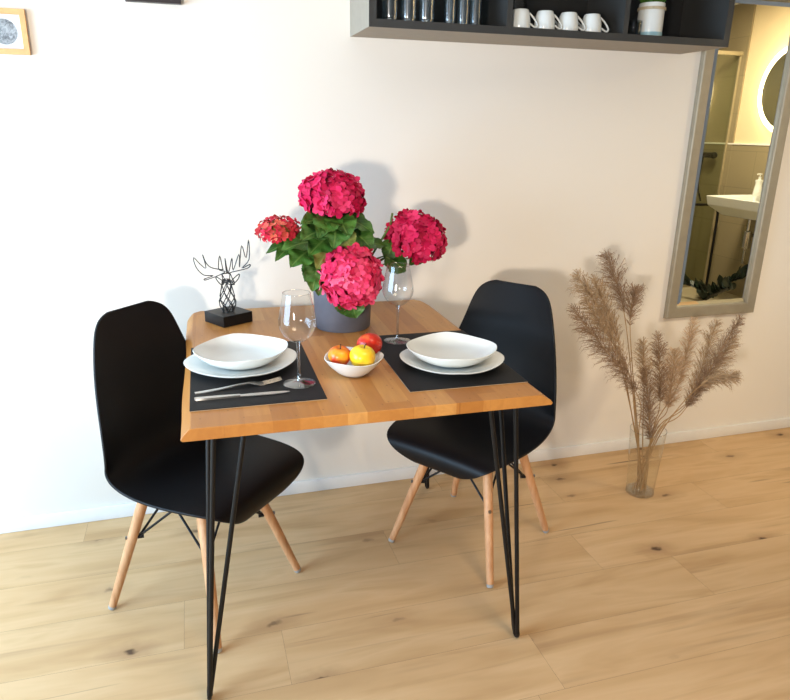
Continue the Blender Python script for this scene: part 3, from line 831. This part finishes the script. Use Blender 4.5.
wire_shape('ear', [(0.0785, -0.1700, 0.8739), (0.0553, -0.1750, 0.8919), (0.0593, -0.1650, 0.8770), (0.0719, -0.1700, 0.8647)])
wire_shape('ear', [(0.0983, -0.1700, 0.8729), (0.1254, -0.1750, 0.8981), (0.1220, -0.1650, 0.8803), (0.1055, -0.1700, 0.8662)])
AL = [(0.0840, -0.1600, 0.9033), (0.0782, -0.1580, 0.9064), (0.0652, -0.1550, 0.9142), (0.0710, -0.1500, 0.9524), (0.0775, -0.1530, 0.9149), (0.0758, -0.1500, 0.9096), (0.0431, -0.1420, 0.9158), (0.0279, -0.1380, 0.9331), (0.0206, -0.1350, 0.9564), (0.0280, -0.1350, 0.9135), (0.0109, -0.1320, 0.9263), (-0.0069, -0.1280, 0.9468), (-0.0017, -0.1300, 0.9170), (0.0189, -0.1350, 0.8917), (0.0473, -0.1450, 0.8908), (0.0209, -0.1420, 0.8803), (0.0252, -0.1440, 0.8773), (0.0623, -0.1530, 0.8918)]
AR = [(0.0929, -0.1600, 0.8998), (0.0865, -0.1650, 0.9467), (0.0884, -0.1630, 0.9037), (0.0961, -0.1650, 0.9070), (0.1075, -0.1680, 0.9479), (0.1082, -0.1700, 0.9106), (0.1290, -0.1750, 0.9608), (0.1280, -0.1780, 0.9207), (0.1376, -0.1830, 0.9882), (0.1488, -0.1860, 0.9496), (0.1590, -0.1900, 1.0055), (0.1574, -0.1900, 0.9468), (0.1349, -0.1860, 0.9188), (0.1596, -0.1900, 0.9296), (0.1515, -0.1880, 0.9185), (0.1048, -0.1700, 0.9044)]
wire_shape('antler', AL); wire_shape('antler', AR)

# ------------------------------------------------------------------ hydrangea
hx_, hy_ = 0.424, -0.318
hyd = thing('potted_hydrangea', 'pink hydrangea with four flower heads in a grey pot on the table', 'potted plant', (hx_, hy_, ZT))
link('pot', MB().lathe([(0, 0), (0.082, 0), (0.085, 0.004), (0.0925, 0.175), (0.093, 0.185), (0.091, 0.187), (0.088, 0.185), (0.084, 0.15), (0.0, 0.148)], 56), 'potgrey', hyd)
link('soil', MB().lathe([(0, 0.1485), (0.0785, 0.1485), (0.0785, 0.153), (0.04, 0.160), (0, 0.162)], 32), 'soil', hyd)
H0 = V(hx_, hy_, ZT)
def flower(cen, rx, rz, nfl, size, mat, core, seed, down=-0.55, axis=(0, 0, 1), openness=1.0):
    r = random.Random(seed); cen = V(cen) - H0
    b = MB(); tones = []
    rot = V(0, 0, 1).rotation_difference(V(axis).normalized()).to_matrix()
    k = 0; N = nfl
    for i in range(N):
        zz = 1 - (1 - down) * (i + 0.5) / N; th = i * 2.39996 + r.uniform(-0.15, 0.15)
        q = math.sqrt(max(0, 1 - zz * zz)); nrm = V(q * math.cos(th), q * math.sin(th), zz)
        lump = 1 + 0.10 * noise.noise(nrm * 2.3 + V(seed, 0, 0)) + r.uniform(-0.05, 0.05)
        pos = V(nrm.x * rx * lump, nrm.y * rx * lump, nrm.z * rz * lump)
        nn = (V(nrm.x / rx, nrm.y / rx, nrm.z / rz).normalized() + V(r.uniform(-0.4, 0.4), r.uniform(-0.4, 0.4), r.uniform(-0.3, 0.4))).normalized()
        pos, nn = rot @ pos + cen, rot @ nn
        t1 = nn.orthogonal().normalized(); t1 = Matrix.Rotation(r.uniform(0, 6.28), 3, nn) @ t1; t2 = nn.cross(t1)
        s = size * r.uniform(0.8, 1.15); tone = min(1, max(0, r.gauss(0.5, 0.25)))
        for p in range(4):
            a = PI / 2 * p + r.uniform(-0.12, 0.12); d = t1 * math.cos(a) + t2 * math.sin(a); e = nn.cross(d)
            cup = r.uniform(0.05, 0.28)
            def P(u, v): return b.vert(pos + d * s * u + e * s * v + nn * (s * (cup * u * u * 1.4 - 0.25 * v * v)))
            c0 = P(0.03, 0); l1 = P(0.36, -0.42); m1 = P(0.45, 0); r1 = P(0.36, 0.42); l2 = P(0.80, -0.42); m2 = P(0.86, 0.0); r2_ = P(0.80, 0.42); tt = P(1.0, 0)
            for f in ((c0, l1, m1), (c0, m1, r1), (l1, l2, m2, m1), (m1, m2, r2_, r1), (l2, tt, m2), (m2, tt, r2_)):
                b.face(f); tones.append(tone)
    b.flags['keep'] = True
    o = link('flower_head', b, mat, hyd, angle=180)
    bm_attr_tone(o, tones)
    cb = MB().ball((0, 0, 0), 1.0, 20)
    for v in cb.b.verts:
        q = v.co.copy()
        if q.z < down: q.z = down
        v.co = rot @ V(q.x * rx * 0.80, q.y * rx * 0.80, q.z * rz * 0.80) + cen
    link('flower_core', cb, core, o)
    return o
F1, F2, F3, F4 = (0.3933, -0.3300, 1.1476), (0.4254, -0.4300, 0.9274), (0.6703, -0.2800, 1.0097), (0.2335, -0.3300, 1.0536)
flower(F1, 0.089, 0.066, 150, 0.0205, 'petal', 'core', 11, -0.60)
flower(F2, 0.085, 0.078, 160, 0.0215, 'petal_light', 'core', 12, -0.85, (0.1, -0.7, 0.55))
flower(F3, 0.090, 0.076, 160, 0.0200, 'petal', 'core', 13, -0.55, (0.25, -0.25, 0.9))
flower(F4, 0.058, 0.032, 75, 0.0125, 'petal_red', 'coreg', 14, -0.35, (-0.15, -0.2, 0.9))
for F, s in ((F1, (0.01, 0.02)), (F2, (0.02, -0.04)), (F3, (0.05, 0.02)), (F4, (-0.04, 0.0))):
    top = V(F) - H0; base = V(s[0], s[1], 0.155)
    mid = V((base.x + top.x * 0.55), (base.y + top.y * 0.4), base.z + (top.z - base.z) * 0.65)
    if F is F2: mid = V(base.x, base.y - 0.02, top.z + 0.06)
    link('stem', MB().tube(bez(base, mid, top, 10), 0.004, 8), 'stem', hyd)
link('stem', MB().tube([V(0.06, 0.02, 0.155), V((0.5845, -0.2800, 1.0495)) - H0, V((0.5920, -0.2800, 1.0891)) - H0], 0.0035, 8), 'stem', hyd)
LEAVES = [
    ((0.3680, -0.3600, 1.0484), (0.2779, -0.4500, 1.0364), 0.090, (-0.1, -0.7, 0.7), 0),
    ((0.3937, -0.3800, 1.0677), (0.3678, -0.4600, 1.0128), 0.085, (0.0, -0.8, 0.6), 0),
    ((0.4499, -0.3400, 1.0433), (0.5009, -0.3800, 0.9946), 0.080, (0.1, -0.7, 0.7), 0),
    ((0.3199, -0.3600, 0.9977), (0.2520, -0.4200, 0.9593), 0.085, (-0.1, -0.8, 0.6), 0),
    ((0.3391, -0.3800, 0.9654), (0.3110, -0.4300, 0.8892), 0.080, (-0.1, -0.9, 0.3), 0),
    ((0.6851, -0.2800, 0.9520), (0.6361, -0.3200, 0.9296), 0.050, (0.1, -0.7, 0.7), 0),  # base, tip, width, up, old?
    ((0.3611, -0.3300, 1.0119), (0.2311, -0.4000, 1.0019), 0.085, (0.0, -0.6, 0.9), 0),
    ((0.3334, -0.3200, 1.0260), (0.1931, -0.3600, 0.9907), 0.055, (0.0, -0.7, 0.8), 0),
    ((0.3007, -0.3000, 1.0181), (0.2131, -0.4000, 0.9742), 0.060, (-0.2, -0.8, 0.5), 0),
    ((0.3862, -0.3300, 1.0729), (0.2869, -0.4000, 1.0759), 0.075, (0.0, -0.7, 0.8), 0),
    ((0.3904, -0.3400, 1.0914), (0.3298, -0.4400, 1.0387), 0.080, (0.0, -0.7, 0.8), 0),
    ((0.3963, -0.3400, 1.0913), (0.4181, -0.4400, 1.0360), 0.085, (0.1, -0.7, 0.8), 0),
    ((0.4103, -0.3300, 1.0840), (0.5121, -0.3600, 1.0385), 0.075, (0.1, -0.6, 0.9), 0),
    ((0.4104, -0.3000, 1.0744), (0.5161, -0.2600, 1.0547), 0.080, (0.1, -0.4, 0.9), 0),
    ((0.3816, -0.3500, 1.0349), (0.3023, -0.4300, 0.9932), 0.090, (0.0, -0.8, 0.6), 0),
    ((0.3851, -0.3600, 1.0130), (0.3257, -0.4200, 0.9503), 0.090, (0.0, -0.9, 0.5), 1),
    ((0.4035, -0.3600, 1.0474), (0.4311, -0.4200, 0.9981), 0.070, (0.0, -0.8, 0.6), 1),
    ((0.3615, -0.3700, 0.9626), (0.2904, -0.4200, 0.9172), 0.085, (0.0, -0.9, 0.4), 0),
    ((0.3484, -0.3900, 0.9375), (0.3298, -0.4200, 0.8741), 0.070, (0.0, -1.0, 0.2), 0),
    ((0.4103, -0.4300, 0.8898), (0.4373, -0.4400, 0.8066), 0.095, (0.0, -1.0, 0.15), 0),
    ((0.4520, -0.3300, 1.0000), (0.5666, -0.3000, 0.9881), 0.065, (0.1, -0.6, 0.9), 0),
    ((0.5604, -0.3000, 0.9603), (0.6297, -0.3000, 0.9069), 0.085, (0.1, -0.8, 0.6), 0),
    ((0.6378, -0.2700, 0.9712), (0.6926, -0.2700, 0.9241), 0.050, (0.1, -0.7, 0.7), 0),
    ((0.5948, -0.2800, 1.0058), (0.5670, -0.3000, 0.9413), 0.060, (0.1, -0.7, 0.7), 0),
    ((0.4412, -0.2800, 0.9644), (0.5481, -0.2000, 0.9235), 0.080, (0.1, -0.3, 0.9), 0),
    ((0.3657, -0.3000, 0.9617), (0.3077, -0.2400, 0.9407), 0.080, (0.1, -0.3, 0.9), 0),
    ((0.4218, -0.3000, 1.0143), (0.4781, -0.1900, 1.0401), 0.080, (0.1, -0.3, 0.9), 0),
    ((0.3949, -0.3400, 0.9916), (0.3877, -0.4000, 0.9378), 0.090, (0.1, -0.8, 0.5), 0),
]
for base, tip, w, up, old in LEAVES:
    b = MB(); b.flags['keep'] = True
    leaf_into(b, V(base) - H0, V(tip) - H0, w * 1.08, up, 0.22, 0.20, 0.03, 22, 4, 0.70)
    link('leaf', b, 'leafold' if old else 'leaf', hyd, angle=180)
    # stalk back to the nearest point over the soil
    st = V((base[0] - H0.x) * 0.3, (base[1] - H0.y) * 0.3, 0.158); bb0 = V(base) - H0
    link('leaf_stalk', MB().tube(bez(st, V(st.x, st.y, bb0.z - 0.02 if bb0.z > 0.18 else 0.22), bb0, 7), 0.0022, 6), 'stem', hyd)

# ------------------------------------------------------------------ wall pictures
pf = thing('picture_frame', 'light oak picture frame with a grey circle print on the wall', 'picture', (-0.484, 0, 1.579))
b = MB()
hxp, hzp, fwp = 0.078, 0.0585, 0.014
def pr4(i, y): return [b.vert(q) for q in ((-hxp + i, y, -hzp + i), (hxp - i, y, -hzp + i), (hxp - i, y, hzp - i), (-hxp + i, y, hzp - i))]
rs = [pr4(0, -0.001), pr4(0, -0.018), pr4(fwp, -0.018), pr4(fwp, -0.001)]
for r0, r1 in zip(rs, rs[1:]):
    for i in range(4): b.face([r0[i], r0[(i + 1) % 4], r1[(i + 1) % 4], r1[i]])
link('frame', b, 'frame_oak', pf, False)
link('print', MB().box((-hxp + 0.012, -0.006, -hzp + 0.012), (hxp - 0.012, -0.002, hzp - 0.012)), 'printm', pf, False)
p2 = thing('picture_frame', 'dark brown picture frame cut off by the top edge, above the deer', 'picture', (-0.0615, 0, 1.674))
link('frame', MB().box((-0.077, -0.026, 0.0), (0.077, -0.001, 0.018), 0.001).box((-0.077, -0.026, 0.018), (-0.059, -0.001, 0.20)).box((0.059, -0.026, 0.018), (0.077, -0.001, 0.20)).box((-0.077, -0.026, 0.20), (0.077, -0.001, 0.218)), 'frame_dark', p2, False)
link('print', MB().box((-0.06, -0.012, 0.017), (0.06, -0.002, 0.201)), 'paper', p2, False)

# ------------------------------------------------------------------ wall shelf
SX0, SX1, SZ, SD, SH = 0.526, 1.775, 1.613, 0.2435, 0.40
sh = thing('wall_shelf', 'long open anthracite wall shelf with three compartments above the table', 'shelf', (SX0, 0, SZ))
L = SX1 - SX0; T = 0.022
b = MB()      # taupe outer skin
b.box((0, -SD + 0.003, 0), (0.004, -0.001, SH)); b.box((L - 0.004, -SD + 0.003, 0), (L, -0.001, SH)); b.box((0.004, -SD + 0.003, 0), (L - 0.004, -0.001, 0.004)); b.box((0.004, -SD + 0.003, SH - 0.004), (L - 0.004, -0.001, SH))
o = link('outer_skin', b, 'case', sh, False); o['label'] = 'taupe grey outer faces'
b = MB()
b.box((0.0005, -SD, 0.0005), (T, -0.004, SH - 0.0005)) if False else None
b.box((0.004, -SD, 0.004), (T, -0.003, SH - 0.004)); b.box((L - T, -SD, 0.004), (L - 0.004, -0.003, SH - 0.004))
b.box((T, -SD, 0.004), (L - T, -0.003, T)); b.box((T, -SD, SH - T), (L - T, -0.003, SH - 0.004))
b.box((0, -SD - 0.001, 0), (L, -SD + 0.003, 0.004)); b.box((0, -SD - 0.001, 0.004), (0.004, -SD + 0.003, SH)); b.box((L - 0.004, -SD - 0.001, 0.004), (L, -SD + 0.003, SH))
link('frame', b, 'anthracite', sh, False)
link('back_panel', MB().box((T, -0.012, T), (L - T, -0.003, SH - T)), 'blackback', sh, False)
for dxv in (0.965 - SX0, 1.372 - SX0):
    link('divider', MB().box((dxv - 0.009, -SD + 0.002, T), (dxv + 0.009, -0.012, SH - T)), 'anthracite', sh, False)
SZI = SZ + T + 0.0003
def tumbler(label, x, y, r=0.030, h=0.13):
    t = thing('drinking_glass', label, 'glass', (x, y, SZI), 0, 'glasses in the shelf')
    link('wall', MB().lathe([(r * 0.86, 0.012), (r * 0.9, 0.02), (r, h)], 28, cap0=False, cap1=False), 'barglass', t, angle=180)
    link('base', MB().lathe([(0, 0), (r * 0.84, 0), (r * 0.86, 0.003), (r * 0.86, 0.012), (0, 0.012)], 28), 'barglass', t)
for lab, x, y, r, h in (('tall bluish glass nearest the left side of the shelf', 0.602, -0.19, 0.026, 0.15), ('tall bluish glass second from the left side of the shelf', 0.659, -0.19, 0.026, 0.15),
        ('tall bluish glass third from the left side of the shelf', 0.716, -0.19, 0.026, 0.15), ('tall bluish glass in the close cluster, farthest from the first divider', 0.790, -0.19, 0.019, 0.16),
        ('tall bluish glass in the middle of the cluster by the first divider', 0.832, -0.195, 0.019, 0.16), ('tall bluish glass nearest the first shelf divider', 0.874, -0.19, 0.019, 0.16),
        ('tall glass at the back behind the close cluster', 0.815, -0.13, 0.019, 0.16), ('tall glass at the back close to the first divider', 0.860, -0.125, 0.019, 0.16)):
    tumbler(lab, x, y, r, h)
def cup(label, x, y, ang):
    t = thing('espresso_cup', label, 'cup', (x, y, SZI), ang, 'white cups in the shelf')
    link('body', MB().lathe([(0.0325, 0.0), (0.033, 0.001), (0.032, 0.02), (0.029, 0.042), (0.0255, 0.053), (0.024, 0.055), (0.0, 0.055)], 32, cap0=False), 'china', t)
    link('handle', MB().tube(smooth_path([(0.0275, 0, 0.046), (0.040, 0, 0.034), (0.052, 0, 0.018), (0.054, 0, 0.009), (0.047, 0, 0.006), (0.0315, 0, 0.016)], 4), 0.0028, 8), 'china', t)
for lab, x, y in (('white upturned espresso cup nearest the first divider, before the glass carafe', 1.020, -0.20), ('white upturned espresso cup second from the first divider, front row', 1.105, -0.20),
        ('white upturned espresso cup third from the first divider, front row', 1.188, -0.20), ('white upturned espresso cup last in the row, nearest the plant pot', 1.272, -0.20),
        ('white upturned cup behind, between the second and third front cups', 1.150, -0.115), ('white upturned cup behind, between the third and last front cups', 1.235, -0.115)):
    cup(lab, x, y, -0.35)
cf = link('glass_carafe', MB().lathe([(0, 0), (0.036, 0), (0.04, 0.01), (0.042, 0.06), (0.036, 0.10), (0.022, 0.125), (0.018, 0.15), (0.022, 0.175)], 32, cap1=False), 'greyglass', None, loc=(1.045, -0.105, SZI))
tag(cf, 'rounded clear glass carafe standing behind the first white cup', 'carafe')
pp_ = thing('potted_plant', 'white ceramic jar with twine and a green plant in the right compartment', 'potted plant', (1.500, -0.185, SZI))
link('pot', MB().lathe([(0, 0), (0.0405, 0), (0.0415, 0.003), (0.0415, 0.10), (0.040, 0.102), (0.038, 0.10), (0.037, 0.08), (0.0, 0.08)], 36), 'china', pp_)
o = link('glaze_band', MB().lathe([(0.0418, 0.003), (0.0420, 0.004), (0.0420, 0.013), (0.0418, 0.014)], 36, cap0=False, cap1=False), 'teal', pp_); o['label'] = 'pale teal band'
link('twine', MB().tube([(0.043 * math.cos(2 * PI * i / 30), 0.043 * math.sin(2 * PI * i / 30), 0.083) for i in range(30)], 0.0025, 6, True).tube([(0.043 * math.cos(2 * PI * i / 30), 0.043 * math.sin(2 * PI * i / 30), 0.087) for i in range(30)], 0.0025, 6, True), 'twine', pp_)
r4 = random.Random(9)
for i in range(16):
    a = r4.uniform(0, 2 * PI); d = V(math.cos(a) * r4.uniform(0.3, 1), math.sin(a) * r4.uniform(0.2, 0.6), r4.uniform(0.9, 1.6)).normalized()
    b = MB(); b.flags['keep'] = True
    leaf_into(b, (0.012 * math.cos(a), 0.012 * math.sin(a), 0.08), V(0.012 * math.cos(a), 0.012 * math.sin(a), 0.08) + d * r4.uniform(0.09, 0.14), 0.016, (d.x, d.y, 0.3), 0.12, 0.3, 0, 6, 2, 0.8)
    link('leaf', b, 'leaf', pp_, angle=180)
o = link('tealight_glass', MB().lathe([(0, 0), (0.024, 0), (0.025, 0.002), (0.026, 0.045), (0.0245, 0.045), (0.0235, 0.004), (0, 0.004)], 28), 'greyglass', None, loc=(1.432, -0.195, SZI))
tag(o, 'small smoky glass tumbler left of the white ceramic jar', 'glass')
o = link('tealight_glass', MB().lathe([(0, 0), (0.019, 0), (0.02, 0.002), (0.021, 0.035), (0.0195, 0.035), (0.0185, 0.004), (0, 0.004)], 28), 'greyglass', None, loc=(1.552, -0.150, SZI))
tag(o, 'small smoky glass half hidden right of the white ceramic jar', 'glass')

# ------------------------------------------------------------------ vase with dried reeds
vx, vy = 1.594, -0.345
vs_ = thing('glass_vase', 'clear tapered glass vase of dried reeds standing on the floor', 'vase', (vx, vy, 0.0003))
link('wall', MB().lathe([(0.050, 0.012), (0.052, 0.016), (0.056, 0.10), (0.062, 0.20), (0.066, 0.268)], 40, cap0=False, cap1=False), 'vaseglass', vs_, angle=180)
link('base', MB().lathe([(0, 0), (0.050, 0), (0.053, 0.003), (0.052, 0.012), (0.030, 0.014), (0, 0.012)], 40), 'crystal', vs_)
link('rim', MB().tube([(0.066 * math.cos(2 * PI * i / 40), 0.066 * math.sin(2 * PI * i / 40), 0.268) for i in range(40)], 0.0013, 6, True), 'crystal', vs_)
REEDS = [  # plume base, tip, y of each built in, density, width, material, label
    ((1.5126, -0.2200, 0.7002), (1.4210, -0.2000, 0.9172), 150, 0.030, 'plume_d', 'tallest dried reed plume, upright with a dark narrow tip'),
    ((1.5242, -0.2500, 0.6536), (1.5370, -0.2400, 0.7909), 110, 0.028, 'plume_d', 'short dried reed plume hanging right below the tallest plume'),
    ((1.4163, -0.3000, 0.6376), (1.2355, -0.3200, 0.8733), 170, 0.032, 'plume', 'dried reed plume whose tip is second highest, left of the tallest'),
    ((1.4664, -0.2700, 0.6019), (1.3297, -0.2800, 0.8466), 150, 0.030, 'plume', 'dried reed plume tucked between the tallest and the second highest'),
    ((1.5039, -0.3600, 0.4351), (1.1790, -0.4000, 0.7816), 220, 0.030, 'plume_d', 'long dark dried reed plume leaning farthest towards the chair'),
    ((1.4736, -0.3400, 0.5085), (1.2508, -0.3600, 0.7949), 180, 0.034, 'plume', 'broad dried reed plume just above the long leaning one'),
    ((1.5581, -0.3300, 0.4460), (1.5277, -0.3300, 0.6194), 130, 0.020, 'plume', 'small upright dried reed plume left of the central spike'),
    ((1.6486, -0.3200, 0.3643), (1.5960, -0.3200, 0.6380), 170, 0.022, 'plume_d', 'straight pointed dried reed plume rising in the centre of the vase'),
    ((1.5955, -0.3600, 0.2307), (1.5260, -0.3700, 0.5221), 200, 0.026, 'plume_d', 'dark dense dried reed plume low over the vase mouth'),
    ((1.7886, -0.2400, 0.3899), (1.8512, -0.2000, 0.6414), 150, 0.022, 'plume_l', 'pale slender dried reed plume pointing at the lower mirror frame'),
    ((1.7065, -0.3000, 0.3251), (1.7165, -0.2800, 0.5461), 190, 0.032, 'plume_l', 'pale broad dried reed plume right of the central spike'),
    ((1.7958, -0.3000, 0.3407), (1.9069, -0.2600, 0.6460), 190, 0.028, 'plume', 'dried reed plume in the right fan, second from the outermost'),
    ((1.7371, -0.3600, 0.3466), (1.9143, -0.3600, 0.6884), 200, 0.024, 'plume_d', 'longest dark dried reed plume reaching outermost on the right'),
    ((1.7986, -0.3400, 0.3978), (1.9230, -0.3400, 0.6043), 170, 0.028, 'plume', 'dried reed plume under the outermost right plume'),
    ((1.7479, -0.4000, 0.4500), (1.8701, -0.4300, 0.4888), 140, 0.026, 'plume', 'drooping dried reed plume lowest in the right fan'),
]
VB = V(vx, vy, 0.016)
r5 = random.Random(21)
for idx, (pb, tipp, dens, wid, mat, lab) in enumerate(REEDS):
    root = thing('dried_reed', lab + ', in the glass vase', 'dried reed', (vx, vy, 0.016), 0, 'dried reed plumes in the glass vase')
    pb, tipp = V(pb) - VB, V(tipp) - VB
    lean = V(pb.x, pb.y, 0)
    start = V(-lean.x * 0.10, -lean.y * 0.10, 0) + V(r5.uniform(-0.018, 0.018), r5.uniform(-0.018, 0.018), 0)
    if start.length > 0.036: start = start.normalized() * 0.036
    zc = 0.245
    mouth = V(lean.x, lean.y, 0) * (zc / max(pb.z, 0.3)) * 0.9
    if mouth.length > 0.050: mouth = mouth.normalized() * 0.050
    mouth.z = zc
    line = smooth_path([start, mouth, pb, tipp], 8) if pb.z > zc + 0.06 else smooth_path([start, V(pb.x, pb.y, pb.z), tipp], 8)
    nst = len(line)
    link('stem', MB().tube(line, 0.002, 6, rad=[0.0026 - 0.0018 * i / nst for i in range(nst)]), 'reed', root)
    ax = tipp - pb; Lp = ax.length; an = ax.normalized()
    b = MB(); b.flags['keep'] = True
    side = an.orthogonal().normalized()
    # rachis position along the plume: the last 8 segments of the line
    pl = line[-9:]
    def at_(s):
        f = s * 8; i = min(7, int(f)); return pl[i].lerp(pl[i + 1], f - i)
    for k in range(int(dens * 2.6)):
        s = r5.random() ** 1.1; p0 = at_(s)
        prof = (math.sin(PI * min(1, (s * 0.86 + 0.10))) ** 0.7)
        ll = wid * (0.6 + 1.2 * r5.random()) * prof * 1.45 + 0.008
        ang = r5.uniform(0, 2 * PI); rd = Matrix.Rotation(ang, 3, an) @ side
        d = (rd * r5.uniform(0.35, 0.9) + an * r5.uniform(0.5, 1.0)).normalized()
        p1 = p0 + d * ll * 0.5; p2 = p1 + (d * 0.7 + an * 0.25 + V(0, 0, -0.4)).normalized() * ll * 0.45; p3 = p2 + (d * 0.4 + V(0, 0, -0.8)).normalized() * ll * 0.25
        wv = d.cross(V(r5.uniform(-1, 1), r5.uniform(-1, 1), r5.uniform(-1, 1)))
        wv = wv.normalized() * r5.uniform(0.0005, 0.0011)
        a0 = [b.vert(p0 - wv * 0.5), b.vert(p0 + wv * 0.5)]; a1 = [b.vert(p1 - wv), b.vert(p1 + wv)]; a2 = [b.vert(p2 - wv), b.vert(p2 + wv)]; a3 = b.vert(p3)
        b.face([a0[0], a0[1], a1[1], a1[0]]); b.face([a1[0], a1[1], a2[1], a2[0]]); b.face([a2[0], a2[1], a3])
        # short barbs along the strand
        for q in range(5):
            c = p0.lerp(p2, 0.25 + 0.19 * q); e = V(r5.uniform(-1, 1), r5.uniform(-1, 1), r5.uniform(-0.9, 0.5)).normalized() * ll * 0.24
            b.face([b.vert(c - wv * 0.6), b.vert(c + wv * 0.6), b.vert(c + e)])
    link('plume', b, mat, root, False)

# ------------------------------------------------------------------ light
def area(name, loc, target, sx, sy, power, rgb):
    l = bpy.data.lights.new(name, 'AREA'); l.shape = 'RECTANGLE'; l.size = sx; l.size_y = sy; l.energy = power; l.color = rgb
    o = bpy.data.objects.new(name, l); COL.objects.link(o); o.location = loc
    o.rotation_euler = (V(target) - V(loc)).to_track_quat('-Z', 'Z').to_euler()
    return o
def spot(name, loc, target, ang, blend, rad, power, rgb):
    l = bpy.data.lights.new(name, 'SPOT'); l.spot_size = math.radians(ang); l.spot_blend = blend; l.shadow_soft_size = rad
    l.energy = power; l.color = rgb
    o = bpy.data.objects.new(name, l); COL.objects.link(o); o.location = loc
    o.rotation_euler = (V(target) - V(loc)).to_track_quat('-Z', 'Z').to_euler()
spot('window_daylight', (-1.20, YF + 0.02, 1.12), (0.95, 0.0, 1.75), 64, 0.75, 0.13, 285.0, (1.0, 0.88, 0.74))
area('side_window_daylight', (XL + 0.02, -1.05, 1.05), (0.2, -0.6, 0.5), 1.3, 1.9, 116.0, (0.50, 0.74, 1.0))
floor_fill = area('warm_floor_fill', (0.9, -2.1, H - 0.03), (0.95, -1.9, 0), 0.9, 0.6, 14.0, (1.0, 0.76, 0.50))  # added warm fill from overhead to brighten the floor, no real fixture
floor_fill.data.spread = math.radians(120)
area('bathroom_fill', (3.7, -2.0, BH - 0.02), (3.7, -2.0, 0), 0.3, 0.3, 46.0, (1.0, 0.84, 0.58))  # added fill, lifts the mirrored bathroom beyond what the light ring gives
w = bpy.data.worlds.new('sky'); scn.world = w; w.use_nodes = True
nt = w.node_tree; bg = nt.nodes['Background']
bg.inputs[0].default_value = (0.75, 0.86, 1.0, 1); bg.inputs[1].default_value = 1.0

# ------------------------------------------------------------------ camera
CAM_F, CAM_R, CAM_U, CAM_D = 671.358, (0.9587, -0.2840, 0.0138), (0.0762, 0.3033, 0.9499), (0.2739, 0.9096, -0.3124)
cam = bpy.data.cameras.new('camera'); co = bpy.data.objects.new('camera', cam); COL.objects.link(co)
cam.sensor_fit = 'HORIZONTAL'; cam.sensor_width = 36.0; cam.lens = 36.0 * CAM_F / 790.0
cam.clip_start = 0.05
R_, U_, D_ = V(CAM_R), V(CAM_U), V(CAM_D)
mw = Matrix((( R_.x, U_.x, -D_.x, 0), (R_.y, U_.y, -D_.y, 0), (R_.z, U_.z, -D_.z, 0), (0, 0, 0, 1)))
mw.translation = V((0.0000, -2.2939, 1.3347))
co.matrix_world = mw
scn.camera = co
vs = scn.view_settings
vs.view_transform = 'Standard'; vs.look = 'None'; vs.gamma = 1.0; vs.use_curve_mapping = False
vs.exposure = 0.0
